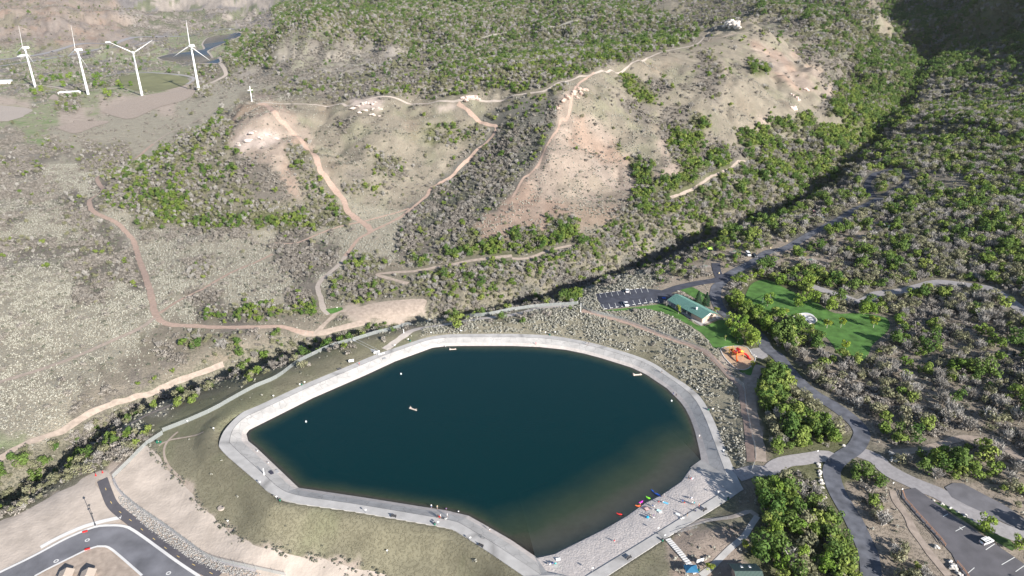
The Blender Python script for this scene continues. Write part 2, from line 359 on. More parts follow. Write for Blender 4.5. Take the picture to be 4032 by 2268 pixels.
# ------------------------------------------------------------------ ground cover map: rows of (overview x, code), row pitch 40.25
ROWS = """P0,V300,M690,R1650,G1730,M1900,R2180,F2225
P0,V330,M690,R1680,G1720,R1860,G1960,M2020,R2210,F2245
P0,V330,L420,M610,G700,M900,R1755,G1850,R1920,G2005,M2060,F2180
N0,M570,U690,M945,R1050,M1085,R1610,G1765,R1850,P1890,G2010,F2150
N0,L350,G485,U600,K920,R1010,M1045,R1505,F1560,R1630,G1770,R1850,G1880,R1932,P1960,G2070,F2155,W2470
N0,L300,B420,G490,S530,G715,K830,M1000,R1425,G1560,F1600,R1670,G1770,R1830,G1890,P1932,F2100,K2330,W2395
B0,N80,G150,L200,B250,S440,R600,P640,R690,X885,R960,R1250,K1285,P1405,R1440,G1555,R1640,G1680,R1770,G1790,R1830,P1960,G2000,F2090,K2300,W2350
L0,B150,S240,G550,P610,R750,G840,R885,G930,R960,G1060,K1170,P1410,R1560,G1600,R1640,G1660,F1735,R1790,P1820,F1950,R2050,F2120,K2270,W2330
U0,L60,S120,G440,P560,X590,P690,R790,G925,R985,F1000,R1060,F1100,K1190,P1385,R1560,F1590,R1625,G1660,F1690,R1770,F1865,M1950,F2050,K2230,M2290
U0,G100,S180,G210,S320,M400,X590,P640,M720,P780,R800,G925,R1005,G1040,R1060,G1100,K1200,P1375,F1545,P1570,F1690,G1760,M1880,K2180,M2230
G0,S110,G200,S300,M330,G570,P675,M725,P800,R830,G935,R1020,G1080,R1100,K1160,P1350,F1590,P1640,F1715,M1840,F1950,K2130,M2200
U0,S150,M255,G560,P735,M755,P835,G865,R985,G1030,K1090,P1325,F1585,P1620,F1630,M1760,K2090,M2150,R2335,M2450
U0,G140,S200,M250,F560,R720,F770,S850,G985,S1050,K1080,P1290,M1530,F1600,M1700,K2060,M2130
S0,G160,S230,R330,F340,S885,K1020,P1220,M1520,K2040,M2110
S0,G205,U280,S640,G700,S780,K1000,F1140,P1210,F1385,R1460,M1530,K1990,m2040,M2250
G0,U180,S340,G690,S855,G1000,M1100,F1140,R1290,M1330,K1650,m1760,M2150
U0,G190,S345,G465,S520,G700,S850,M870,R970,M1020,K1560,m1680,M2150
S0,G190,S290,G320,S370,G740,S800,M830,K1400,D1550,m1640,F1850,M2100
S0,G190,S270,G470,S560,G720,R800,M830,K1300,F1400,D1460,m1700,F1840,M2050
S0,G495,M520,R800,B870,K1070,M1130,K1200,D1330,D1550,m1750,F1830,M2000
S0,R380,G560,R640,K830,R1000,D1060,D1720,F1840,F2000,M2100
S0,R350,M470,R600,K690,T885,D1060,D1560,B1815,F1860,M1980
S0,R300,G400,R470,K620,T770,D1640,B1815,F1880,M1980
S0,R250,G330,R400,K500,T640,D1700,B1865,F1900,M2020
S0,R200,G260,K340,T500,D1740,B1875,F1900,M2030
S0,G190,K290,S370,T430,D1780,B1885,F1905,M2080
S0,K190,D300,T360,D1800,B1890,F1910,M2100
L0,S60,K130,T400,D1800,B1890,F1915,M2150
K0,B350,T400,D1800,R1900,F1940,M2150
K0,B270,T430,R1870,F1920,M2150
K0,B210,T480,R1870,F1915,m2120
K0,B130,T500,R1850,F1915,m2120
K0,B60,T540,R1700,F1900,m2150
B0,T600,P1690,F1880,m2160
B0,T710,T1560,P1680,F1875,m2160
B0,T900,T1540,P1690,F1880,m2170""".split('\n')
codes = 'FMmWGKSUNVRPBXLTDCH'; CM = np.zeros((36, 644), int)
for i, r in enumerate(ROWS):
    if i >= 19: r = r.replace('K', 'C')
    for tkn in r.split(','): CM[i, int(int(tkn[1:]) / 4):] = codes.index(tkn[0])
# finer cover map: 4 x 4 px cells, rows dissolved into one another, then outlined patches burned in
fj, fi = np.meshgrid(np.arange(362) * 4.0 + 2, np.arange(644) * 4.0 + 2, indexing='ij')
vv = (fj - 20) / 40.25 + (fbm(fi / 26, fj / 16, 401, 3) - .5) * 1.5; CF = CM[np.clip(np.round(vv), 0, 35).astype(int), np.arange(644)[None].repeat(362, 0)]
PATCH = """R 1490,184 1600,154 1700,120 1770,90 1830,62 1862,66 1900,90 1960,117 2010,165 2060,205 2075,240 2040,290 1990,305 1900,290 1860,350 1800,330 1740,270 1600,250 1480,260 1440,230
M 900,238 1080,238 1200,232 1320,218 1440,180 1500,164 1600,134 1700,101 1760,72 1700,50 1500,60 1300,90 1150,130 1050,190
G 640,235 900,240 1060,205 1150,140 1050,150 900,190 760,205
U 600,215 760,205 900,180 1050,140 1000,110 850,130 700,170
F 1556,172 1580,182 1625,215 1655,240 1640,264 1600,252 1570,215
G 1610,190 1665,196 1690,235 1650,240
G 1765,130 1812,150 1830,200 1805,270 1765,245 1752,180
F 1885,160 1940,165 1930,190 1895,190
P 1875,96 1960,126 2040,200 2070,238 2000,228 1930,165
G 1640,270 1740,280 1770,330 1700,320
F 1740,285 1765,300 1770,345 1720,350
P 1395,262 1440,282 1530,330 1560,380 1600,440 1590,500 1530,560 1400,590 1250,602 1190,572 1250,520 1300,480 1350,400
R 1440,262 1550,260 1640,330 1680,420 1620,440 1570,380 1530,325
F 1590,395 1640,400 1640,440 1600,440
F 1380,545 1440,545 1460,580 1420,612 1385,590
F 1285,575 1330,570 1380,600 1370,640 1290,640
K 1255,272 1390,250 1408,290 1380,350 1330,430 1280,500 1200,560 1140,620 1040,592 1030,545 1090,470 1180,380 1240,315
R 760,272 1130,262 1240,322 1180,370 1085,470 1010,530 885,512 800,400
G 838,300 878,305 875,325 845,325
M 935,380 1010,395 1012,450 950,450
F 1060,330 1110,310 1140,345 1080,370
M 1100,310 1225,318 1215,360 1120,372
G 868,425 916,428 912,446 872,446
M 858,455 968,455 965,488 862,488
M 265,442 400,397 500,327 560,292 592,320 600,400 640,440 700,480 762,522 700,572 560,582 420,572 285,512
G 590,390 690,415 742,505 640,505 600,450
F 300,500 430,470 520,520 640,530 700,530 830,535 885,548 878,572 740,578 560,578 430,562
M 735,362 792,385 832,480 842,535 780,542 752,460 718,400
P 600,262 705,262 740,300 700,330 715,372 740,440 757,497 735,490 690,425 600,388 575,355
X 582,372 610,338 650,322 710,335 705,355 650,372 600,390
X 885,256 950,256 962,275 900,282
X 1092,264 1150,262 1150,276 1095,278
G 690,620 850,625 845,680 740,700 690,660
G 180,395 330,385 300,420 210,425
G 215,460 280,448 350,470 250,490
G 150,500 270,495 245,540 160,530
G 0,540 60,525 70,550 0,575
G 110,620 300,590 330,630 200,660
G 20,600 180,610 150,650 30,640
M 480,665 530,665 530,700 465,700
G 250,680 350,650 340,700 255,710
H 1985,835 2080,880 2150,935 2250,890 2245,830 2330,745 2576,830 2576,1210 2400,1150 2200,1120 2165,1040 2030,930
C 190,1086 290,1015 400,965 470,935 560,905 640,875 720,860 720,895 600,932 500,972 420,1005 350,1045 310,1085 385,1108 330,1142 250,1166 180,1198 100,1262 0,1322 0,1190 90,1140
N 0,180 100,180 350,170 480,180 500,200 400,215 250,230 100,235 0,240""".split('\n')
for ln in PATCH:
    c_, *pts_ = ln.split(); pl = [tuple(map(float, q.split(','))) for q in pts_]; wx = fi + (fbm(fi / 14, fj / 10, 411, 3) - .5) * 22; wy = fj + (fbm(fi / 14, fj / 10, 417, 3) - .5) * 14
    CF[inside(wx, wy, pl)] = codes.index(c_)
def warp(x, y, z):
    px, py = project(x, y, z); dx = px / 1.56522; dy = py / 1.56522; sc = np.clip(260 / np.maximum(y, 100), .1, 1.0)
    dx = dx + (fbm(x / 11, y / 11, 41, 3) - .5) * 34 * sc + (vnoise(x / 2.2, y / 2.2, 45) - .5) * 10 * sc
    dy = dy + (fbm(x / 11, y / 11, 43, 3) - .5) * 28 * sc + (vnoise(x / 2.2, y / 2.2, 47) - .5) * 8 * sc
    return dx, dy, px, py
def classify(x, y, z, jit=1.0, rg=None):
    dx, dy, px, py = warp(x, y, z)
    if rg is not None: dy = dy + rg.normal(0, 4, dy.shape); dx = dx + rg.normal(0, 5, dx.shape)
    return CF[np.clip(dy / 4, 0, 361).astype(int), np.clip(dx / 4, 0, 643).astype(int)], px, py
GC = dict(F=(.13,.13,.075), M=(.215,.195,.15), m=(.31,.26,.21), W=(.20,.185,.15), G=(.18,.16,.135), K=(.13,.125,.11), S=(.325,.29,.225), U=(.27,.245,.205),
 N=(.30,.30,.20), V=(.33,.285,.25), R=(.23,.20,.16), P=(.295,.24,.20), B=(.39,.325,.275), X=(.43,.36,.32), L=(.27,.27,.18), T=(.20,.185,.13), D=(.30,.27,.20), C=(.20,.185,.14), H=(.28,.24,.195))
TC = dict(F=(.10,.12,.05,.4), M=(.13,.12,.10,.5), m=(.19,.17,.13,.4), W=(.24,.23,.21,.5), G=(.2,.18,.17,.5), K=(.14,.14,.13,.5), S=(.42,.41,.355,.7), U=(.27,.245,.225,.5),
 N=(.18,.19,.12,.4), V=(.23,.22,.19,.5), R=(.27,.26,.205,.5), P=(.34,.29,.24,.35), B=(.52,.42,.35,.15), X=(.42,.34,.30,.4), L=(.24,.28,.14,.3), T=(.215,.195,.13,.35), D=(.29,.29,.22,.6), C=(.15,.15,.11,.5), H=(.17,.15,.12,.5))
GCa = np.array([GC[c] for c in codes]); TCa = np.array([TC[c] for c in codes])
# soft cover maps: rows blended into each other, edges feathered
def soften(T):
    A_ = T[CF]; ks = lambda n: np.hanning(n + 2)[1:-1] / np.hanning(n + 2)[1:-1].sum()
    for ax, n in ((0, 5), (1, 5)):
        kk = ks(n); pad = [(0, 0)] * 3; pad[ax] = (n // 2, n // 2); P_ = np.pad(A_, pad, 'edge'); out = np.zeros_like(A_)
        for q in range(n):
            sl_ = [slice(None)] * 3; sl_[ax] = slice(q, q + A_.shape[ax]); out += kk[q] * P_[tuple(sl_)]
        A_ = out
    return A_
SG_, ST_ = soften(GCa), soften(TCa)
onehot = soften(np.eye(len(codes)))
def cover(x, y, z):
    dx, dy, px, py = warp(x, y, z); j = np.clip(dy / 4, 0, 361).astype(int); i = np.clip(dx / 4, 0, 643).astype(int); return SG_[j, i], ST_[j, i], onehot[j, i]
colv, tufv, oh = cover(gx, gy, GZ.ravel())
def wt(s): return oh[:, [codes.index(c) for c in s]].sum(1)[:, None]
red = sstep(.52, .75, fbm(gx / 30, gy / 45, 61, 3))[:, None] * wt('P') + .5 * sstep(.55, .8, fbm(gx / 22, gy / 35, 62, 3))[:, None] * wt('R')
colv = colv * (1 - red * np.array([0, .10, .15]))
grn = sstep(.5, .75, fbm(gx / 16, gy / 16, 71, 4))[:, None] * (wt('NL') + .3 * wt('TR'))
colv = colv * (1 - grn * np.array([.28, .06, .35]))
wht = sstep(.58, .75, fbm(gx / 12, gy / 9, 77, 4))[:, None] * wt('PVR'); colv = colv * (1 + .22 * wht)
far = sstep(900, 1500, gy)[:, None]
pat = sstep(.50, .56, fbm(gx / 46 + gy / 200, gy / 80, 83, 5))[:, None] * (wt('VN') + .45 * wt('P') + .5 * wt('U')) * (.35 + .65 * far)
pc_ = np.where((fbm(gx / 90, gy / 150, 87, 3) > .5)[:, None], np.array([[.155, .165, .10]]), np.array([[.215, .195, .19]]))
colv = colv * (1 - pat) + pc_ * pat
str_ = np.abs(fbm(gx / 60 + gy / 90, gy / 400, 91, 4) - .5)[:, None]; colv = colv * (1 - .25 * (1 - sstep(.0, .05, str_)) * far * wt('VP'))
fp = sstep(.46, .6, fbm(gx / 10, gy / 12, 95, 4))[:, None] * wt('FMWG') * sstep(700, 1300, gy)[:, None] * .7
colv = colv * (1 - fp) + np.array([[.13, .15, .08]]) * fp
me = bpy.data.meshes.new('ground'); me.vertices.add(NV * NU)
me.vertices.foreach_set('co', np.stack([gx, gy, GZ.ravel()], 1).ravel())
ii = (np.arange(NV - 1)[:, None] * NU + np.arange(NU - 1)[None]).ravel(); nf = len(ii)
me.loops.add(nf * 4); me.polygons.add(nf)
me.loops.foreach_set('vertex_index', np.stack([ii, ii + 1, ii + NU + 1, ii + NU], 1).ravel())
me.polygons.foreach_set('loop_start', np.arange(0, nf * 4, 4)); me.polygons.foreach_set('use_smooth', np.ones(nf, bool))
me.update(calc_edges=True)
ca = me.attributes.new('Col', 'FLOAT_COLOR', 'POINT'); ca.data.foreach_set('color', np.concatenate([colv, np.ones((len(colv), 1))], 1).ravel())
ta = me.attributes.new('Tuf', 'FLOAT_COLOR', 'POINT'); ta.data.foreach_set('color', tufv.ravel())
m, t, n, b = nodes_of('ground cover'); b.inputs['Roughness'].default_value = .95; b.inputs['Specular IOR Level'].default_value = .1
g = n.new('ShaderNodeNewGeometry')
a1 = n.new('ShaderNodeAttribute'); a1.attribute_name = 'Col'; a2 = n.new('ShaderNodeAttribute'); a2.attribute_name = 'Tuf'
n1 = n.new('ShaderNodeTexNoise'); n1.inputs['Scale'].default_value = .12; n1.inputs['Detail'].default_value = 9; n1.inputs['Roughness'].default_value = .65
mr = n.new('ShaderNodeMapRange'); mr.inputs[1].default_value = .3; mr.inputs[2].default_value = .7; mr.inputs[3].default_value = .8; mr.inputs[4].default_value = 1.2
hs = n.new('ShaderNodeHueSaturation')
n2 = n.new('ShaderNodeTexNoise'); n2.inputs['Scale'].default_value = .95; n2.inputs['Detail'].default_value = 5; n2.inputs['Roughness'].default_value = .75
gt = n.new('ShaderNodeMapRange'); gt.inputs[1].default_value = .5; gt.inputs[2].default_value = .6
mu = n.new('ShaderNodeMath'); mu.operation = 'MULTIPLY'
mx = n.new('ShaderNodeMix'); mx.data_type = 'RGBA'
bp = n.new('ShaderNodeBump'); bp.inputs['Strength'].default_value = .9; bp.inputs['Distance'].default_value = .4
for q in (n1, n2): t.links.new(g.outputs['Position'], q.inputs['Vector'])
t.links.new(n1.outputs[0], mr.inputs[0]); t.links.new(mr.outputs[0], hs.inputs['Value']); t.links.new(a1.outputs['Color'], hs.inputs['Color'])
t.links.new(n2.outputs[0], gt.inputs[0]); t.links.new(gt.outputs[0], mu.inputs[0]); t.links.new(a2.outputs['Alpha'], mu.inputs[1])
t.links.new(mu.outputs[0], mx.inputs[0]); t.links.new(hs.outputs[0], mx.inputs[6]); t.links.new(a2.outputs['Color'], mx.inputs[7])
t.links.new(mx.outputs[2], b.inputs['Base Color']); t.links.new(mu.outputs[0], bp.inputs['Height']); t.links.new(bp.outputs[0], b.inputs['Normal'])
tag(link('ground', me, m), kind='structure')
# ------------------------------------------------------------------ reservoir
def concrete(name, base, joint=4.2):
    m, t, n, b = nodes_of(name); b.inputs['Roughness'].default_value = .85
    g = n.new('ShaderNodeNewGeometry')
    n1 = n.new('ShaderNodeTexNoise'); n1.inputs['Scale'].default_value = .25; n1.inputs['Detail'].default_value = 8
    r = n.new('ShaderNodeValToRGB'); r.color_ramp.elements[0].position = .3; r.color_ramp.elements[1].position = .72
    r.color_ramp.elements[0].color = (*[c * .80 for c in base], 1); r.color_ramp.elements[1].color = (*[c * 1.1 for c in base], 1)
    v = n.new('ShaderNodeTexVoronoi'); v.feature = 'DISTANCE_TO_EDGE'; v.inputs['Scale'].default_value = 1 / joint; v.inputs['Randomness'].default_value = .75
    wn = n.new('ShaderNodeTexNoise'); wn.inputs['Scale'].default_value = .8; wn.inputs['Detail'].default_value = 4
    ad = n.new('ShaderNodeVectorMath'); ad.operation = 'ADD'
    lt = n.new('ShaderNodeMapRange'); lt.inputs[1].default_value = .0; lt.inputs[2].default_value = .03; lt.inputs[3].default_value = .62; lt.inputs[4].default_value = 1
    hs = n.new('ShaderNodeHueSaturation')
    t.links.new(g.outputs['Position'], n1.inputs['Vector']); t.links.new(g.outputs['Position'], wn.inputs['Vector'])
    t.links.new(g.outputs['Position'], ad.inputs[0]); t.links.new(wn.outputs['Color'], ad.inputs[1]); t.links.new(ad.outputs[0], v.inputs['Vector'])
    t.links.new(n1.outputs[0], r.inputs[0]); t.links.new(r.outputs[0], hs.inputs['Color']); t.links.new(v.outputs['Distance'], lt.inputs[0]); t.links.new(lt.outputs[0], hs.inputs['Value'])
    t.links.new(hs.outputs[0], b.inputs['Base Color']); MATS[name] = m; return m
M_con = concrete('cracked concrete', (.43, .415, .40)); M_con2 = concrete('walk concrete', (.45, .435, .42), 60)
M_lip = mat('pale shore concrete', (.49, .445, .415), var=.12, scale=.7)
M_bed = mat('silty bed', (.30, .215, .17), var=.25, scale=.4); M_sandbed = mat('sunken sand', (.60, .52, .40), var=.15, scale=.3)
def resamp(P, n):
    P = np.array(P, float); d = np.r_[0, np.cumsum(np.linalg.norm(np.diff(P, axis=0), axis=1))]
    s = np.linspace(0, d[-1], n); return np.stack([np.interp(s, d, P[:, 0]), np.interp(s, d, P[:, 1])], 1)
def pair(P, Q, n):    # resample two matched polylines by their vertices' nearest correspondence
    Qd = resamp(Q, 2400); out = []
    Pd = resamp(P, n); j0 = 0
    for i, p in enumerate(Pd):
        lim = min(2399, j0 + 60); d = np.hypot(Qd[j0:lim + 1, 0] - p[0], Qd[j0:lim + 1, 1] - p[1]); j0 = j0 + int(np.argmin(d)); out.append(Qd[j0])
    out = np.array(out); k = 5
    pad = np.pad(out, ((k, k), (0, 0)), 'edge'); out = np.stack([np.convolve(pad[:, c], np.ones(2 * k + 1) / (2 * k + 1), 'valid') for c in (0, 1)], 1)
    for q in range(40):
        a = 1 - q / 40; a = a * a * (3 - 2 * a); out[q] += (Qd[0] - out[q]) * (1 if q == 0 else a * .9); out[-1 - q] += (Qd[-1] - out[-1 - q]) * (1 if q == 0 else a * .9 * (q < 12))
    return Pd, out
def loft(name, rows, m, kind='structure', smooth=False):
    n = len(rows[0]); V = [tuple(p) for r in rows for p in r]
    Fc = [(k * n + i, k * n + i + 1, (k + 1) * n + i + 1, (k + 1) * n + i) for k in range(len(rows) - 1) for i in range(n - 1)]
    o = link(name, mesh(name, V, Fc, smooth), m)
    if np.mean([p.normal.z for p in o.data.polygons]) < 0: o.data.flip_normals()
    if kind: o['kind'] = kind
    return o
I_, O_ = pair(INN, OUT[:-1], 420)
def lerp(a, b, t): return a * (1 - t) + b * t
def z3(P, z): return [(p[0], p[1], z) for p in P]
Nn = np.stack([O_[:, 0] - I_[:, 0], O_[:, 1] - I_[:, 1]], 1); Nn /= np.linalg.norm(Nn, axis=1)[:, None] + 1e-6
loft('pavement', [z3(I_, -.02), z3(lerp(I_, O_, .22), .85)], M_lip)
loft('pavement', [z3(lerp(I_, O_, .22), .85), z3(lerp(I_, O_, .62), 2.38)], M_con)
loft('pavement', [z3(lerp(I_, O_, .62), 2.4), z3(O_, 2.52), z3(O_ + Nn * .05, 1.6)], M_con2)
cen = np.array([np.mean([p[0] for p in WATER]), np.mean([p[1] for p in WATER])])
loft('lake_bed', [z3(I_ + Nn * .3, .08), z3(I_ - Nn * 2.5, -1.0), z3(I_ - Nn * 14, -6), z3(lerp(I_, cen[None].repeat(len(I_), 0), .97), -13)], M_bed)
# seam line between the sloped liner and the walk
M_dark = mat('dark seam', (.13, .13, .13))
for q, zz in ((.62, 2.405),):
    L = lerp(I_, O_, q); loft('paving_joint', [z3(L + Nn * .0, zz + .008), z3(L + Nn * .16, zz + .008)], M_dark)
# beach
sa = resamp(SAND, 90); wi = resamp([RAMP[3]] + WALK_IN[1:], 90)[::-1]
m_sand = mat('beach sand', (.60, .54, .50), rough=.95, var=.12, scale=.9, bump=.6, bscale=1.6)
rows = []
for k in range(15):
    t = k / 14; P = lerp(sa, wi, t); zz = -.25 + 2.65 * t ** .8
    rows.append([(p[0], p[1], zz + (float(vnoise(p[0] / 2.2, p[1] / 2.2, 5)) - .5) * .16 * math.sin(math.pi * t)) for p in P])
loft('sand', rows, m_sand, smooth=True)
NB = np.stack([-(wi - sa)[:, 0], -(wi - sa)[:, 1]], 1); NB /= np.linalg.norm(NB, axis=1)[:, None]
loft('lake_bed', [z3(sa - NB * 1, -.1), z3(sa + NB * 5, -.7), z3(sa + NB * 14, -2.2), z3(sa + NB * 26, -5), z3(sa + NB * 60, -12)], M_sandbed, smooth=True)
# ramp, walkway
def grooved(P, n):
    return resamp(P, n)
ra = resamp([RAMP[0], RAMP[3]], 30); rb = resamp([RAMP[1], RAMP[2]], 30)
loft('boat_ramp', [[(ra[i][0], ra[i][1], -.1 + 2.62 * i / 29) for i in range(30)], [(rb[i][0], rb[i][1], float(np.interp(i / 29, [0, .22, .62, 1], [0, .85, 2.4, 2.53]))) for i in range(30)]], concrete('ramp concrete', (.43, .41, .39), 90))
tag(bpy.data.objects['boat_ramp'], kind='structure')
wo_ = resamp(WALK_OUT, 60); wi_ = resamp([RAMP[2]] + [RAMP[3]] + WALK_IN[1:], 60)
wi_ = resamp([RAMP[3]] + WALK_IN[1:], 60); wo_ = resamp([RAMP[2]] + WALK_OUT[1:], 60)
loft('pavement', [z3(wi_, 1.5), z3(wi_, 2.55), z3(wo_, 2.55), z3(wo_, 1.2)], M_con2)
loft('paving_joint', [z3(wi_, 2.56), z3(wi_ + (wo_ - wi_) * .03, 2.56)], M_dark)
EXCL.append(('poly', BASIN, 1.0)); EXCL.append(('poly', [(64, 120), (82, 120), (80, 161), (66, 161)], .5))
q_ = [tuple(map(float, at_z(a, b, zz))) + (zz,) for a, b, zz in [(2106,2188,.05),(2130,2220,.95),(2155,2253,2.0),(2200,2262,2.45),(2262,2275,2.62),(2330,2420,2.62),(2160,2335,2.58),(2067,2268,2.56)]]
link('pavement', mesh('pavement', q_ + [(a, b, c - 1.5) for a, b, c in q_], [tuple(range(8))] + [(i, (i + 1) % 8, 8 + (i + 1) % 8, 8 + i) for i in range(8)]), M_con)['kind'] = 'structure'
# water
xs = np.arange(min(p[0] for p in WATER) - 4, max(p[0] for p in WATER) + 4, 1.5); ys = np.arange(min(p[1] for p in WATER) - 4, max(p[1] for p in WATER) + 4, 1.5)
XX, YY = np.meshgrid(xs, ys); ins = inside(XX, YY, WATER); dc = seg_dist(XX, YY, INN); dsd = seg_dist(XX, YY, SAND)
keep = ins | (np.minimum(dc, dsd) < 4.5)
# concrete floor drops fast, the sand shelf slowly
dep = np.minimum(dc * .75, np.interp(dsd, [0, 4, 10, 18, 26, 38], [0.05, .35, 1.0, 2.4, 4.5, 12])); dep = np.where(ins, dep, 0) + (fbm(XX / 7, YY / 7, 8, 3) - .5) * 1.0 * np.clip(dep / 2, 0, 1)
idx = -np.ones(XX.shape, int); V = []; Fc = []; DV = []
cellk = keep[:-1, :-1] & keep[1:, :-1] & keep[:-1, 1:] & keep[1:, 1:]
for j, i in zip(*np.nonzero(cellk)):
    q = []
    for jj, i2 in ((j, i), (j, i + 1), (j + 1, i + 1), (j + 1, i)):
        if idx[jj, i2] < 0: idx[jj, i2] = len(V); V.append((XX[jj, i2], YY[jj, i2], 0)); DV.append(max(0, float(dep[jj, i2])))
        q.append(int(idx[jj, i2]))
    Fc.append(tuple(q))
wm = mesh('water', V, Fc); at = wm.attributes.new('depth', 'FLOAT', 'POINT'); at.data.foreach_set('value', DV)
def watermat(name, deep, attr=True, k=.62, wave=.35):
    m, t, n, b = nodes_of(name); n.remove(b)
    df = n.new('ShaderNodeBsdfDiffuse'); df.inputs[0].default_value = (*deep, 1)
    gl = n.new('ShaderNodeBsdfGlossy'); gl.inputs['Roughness'].default_value = .12; gl.inputs['Color'].default_value = (1, 1, 1, 1)
    tr = n.new('ShaderNodeBsdfTransparent'); tr.inputs[0].default_value = (.82, .9, .84, 1)
    m1 = n.new('ShaderNodeMixShader'); m2 = n.new('ShaderNodeMixShader'); fr = n.new('ShaderNodeFresnel'); fr.inputs[0].default_value = 1.33
    g = n.new('ShaderNodeNewGeometry'); nz = n.new('ShaderNodeTexNoise'); nz.inputs['Scale'].default_value = 1.6; nz.inputs['Detail'].default_value = 4
    bp = n.new('ShaderNodeBump'); bp.inputs['Strength'].default_value = wave; bp.inputs['Distance'].default_value = .12
    t.links.new(g.outputs['Position'], nz.inputs['Vector']); t.links.new(nz.outputs[0], bp.inputs['Height'])
    for q in (gl, fr): t.links.new(bp.outputs[0], q.inputs['Normal'])
    if not attr: fr.inputs[0].default_value = 1.12
    if attr:
        a = n.new('ShaderNodeAttribute'); a.attribute_name = 'depth'
        mm = n.new('ShaderNodeMath'); mm.operation = 'MULTIPLY'; mm.inputs[1].default_value = -k
        ex = n.new('ShaderNodeMath'); ex.operation = 'EXPONENT'; sb = n.new('ShaderNodeMath'); sb.operation = 'SUBTRACT'; sb.inputs[0].default_value = 1
        t.links.new(a.outputs['Fac'], mm.inputs[0]); t.links.new(mm.outputs[0], ex.inputs[0]); t.links.new(ex.outputs[0], sb.inputs[1]); t.links.new(sb.outputs[0], m1.inputs[0])
        rr = n.new('ShaderNodeValToRGB'); rr.color_ramp.elements[0].color = (.20, .18, .14, 1); e3 = rr.color_ramp.elements.new(.55); e3.color = (.055, .08, .048, 1); rr.color_ramp.elements[-1].color = (*deep, 1); rr.color_ramp.elements[0].position = .15; rr.color_ramp.elements[-1].position = .97
        t.links.new(sb.outputs[0], rr.inputs[0]); t.links.new(rr.outputs[0], df.inputs[0])
    else: m1.inputs[0].default_value = .95
    t.links.new(tr.outputs[0], m1.inputs[1]); t.links.new(df.outputs[0], m1.inputs[2])
    t.links.new(fr.outputs[0], m2.inputs[0]); t.links.new(m1.outputs[0], m2.inputs[1]); t.links.new(gl.outputs[0], m2.inputs[2])
    t.links.new(m2.outputs[0], n['Material Output'].inputs[0]); return m
tag(link('water', wm, watermat('lake water', (.001, .021, .023))), kind='structure')
# ------------------------------------------------------------------ roads, trails, lawns
M_red = mat('red dirt', (.39, .285, .23), var=.14, scale=.6); M_tan = mat('tan dirt', (.36, .295, .245), var=.2, scale=.5); M_pale = mat('pale dirt', (.40, .345, .30), var=.12, scale=.5)
M_asph = mat('asphalt', (.062, .066, .085), var=.22, scale=.35, rough=.9); M_asph2 = mat('worn asphalt', (.115, .12, .14), var=.35, scale=.3, rough=.9); M_street = mat('street asphalt', (.15, .15, .165), var=.35, scale=.12, rough=.85)
M_grav = mat('gravel', (.33, .31, .31), var=.14, scale=.8); M_curb = mat('curb concrete', (.62, .61, .60), var=.05); M_white = mat('white paint', (.75, .75, .72)); M_yel = mat('yellow paint', (.62, .45, .18))
M_lawn = mat('lawn', (.075, .165, .036), var=.35, scale=.25, rough=.9)
M_hwy = mat('highway asphalt', (.26, .25, .26), var=.1, scale=.1)
def hp(n, pts): return hitp(tl(n, pts))
def trail(W, w_, m=M_tan, name='path', jit=.35): return strip(name, W, w_, m, off=.13, jit=jit, excl=.2)
trail(hp(5, [(1540,0),(1400,120),(1280,215),(1060,290),(980,345),(1000,400),(1035,450),(1010,490),(905,560),(905,620),(940,680),(1060,740),(1180,800),(1290,910),(1350,990),(1390,1130),(1440,1270),(1500,1449)]) + hp(9, [(1530,120),(1560,260),(1620,330),(1720,370),(1950,385),(2300,397),(2576,395)]) + hp(10, [(250,390),(400,430),(580,465)]), 3.6, M_red)
trail(hp(1, [(1540,1449),(1700,1340),(2000,1200),(2190,1080)]), 2.2, M_tan)
trail(hp(9, [(1570,290),(1400,410),(1000,590),(500,790),(0,950),(-150,1000)]), 3.0, M_tan)
trail(hp(9, [(1590,265),(1800,130),(2060,0)]) + hp(5, [(2300,1310),(2576,1190)]) + hp(6, [(170,1110)]), 2.2, M_red)
trail(hp(6, [(180,998),(400,998),(620,910),(850,830),(1060,785),(1200,750),(1540,650)]), 2.0, M_red)
trail(ridge_hit(tl(2, [(20,1045),(100,1060),(200,1150)])) + hp(2, [(330,1290),(480,1449)]) + hp(6, [(600,130),(650,260),(760,420),(870,560),(920,670),(980,730),(1080,800),(1140,840),(1160,880)]), 4.6, M_red, jit=.6)
trail(hp(2, [(2030,1040),(2150,1130),(2300,1240),(2420,1290)]) + hp(6, [(2290,10),(2180,110),(1990,305),(1770,440),(1720,520),(1600,620),(1440,745),(1250,840),(1160,885),(1030,960),(960,1050),(900,1130)]), 2.8, M_red, jit=.6)
trail(hp(6, [(900,1130),(840,1210),(680,1350),(620,1440)]) + hp(10, [(650,100),(680,210),(740,265)]), 3.2, M_pale)
trail(ridge_hit([(x, y + 7) for x, y in tl(2, [(0,1030),(400,1028),(800,1038),(1000,1028),(1500,1012),(2000,1004),(2250,992),(2576,945)]) + tl(3, [(150,925),(400,860),(640,770),(830,720),(1000,690),(1280,590),(1500,510),(1850,430),(1960,350),(2020,270),(2100,225),(2180,225)])]), 2.0, M_pale)
strip('path', hitp([(1648,208),(1720,190),(1786,173),(1900,150),(2016,127),(2100,122),(2200,105),(2330,72)]), 4.5, mat('sage track', (.36,.34,.29), var=.1), off=.3, jit=.4, step=6)
trail(hp(3, [(830,730),(700,820),(640,880)]) + hp(3, [(570,1160),(490,1210),(450,1320),(360,1449)]) + hp(7, [(270,200),(130,330),(60,440),(0,540)]), 2.0, M_red)
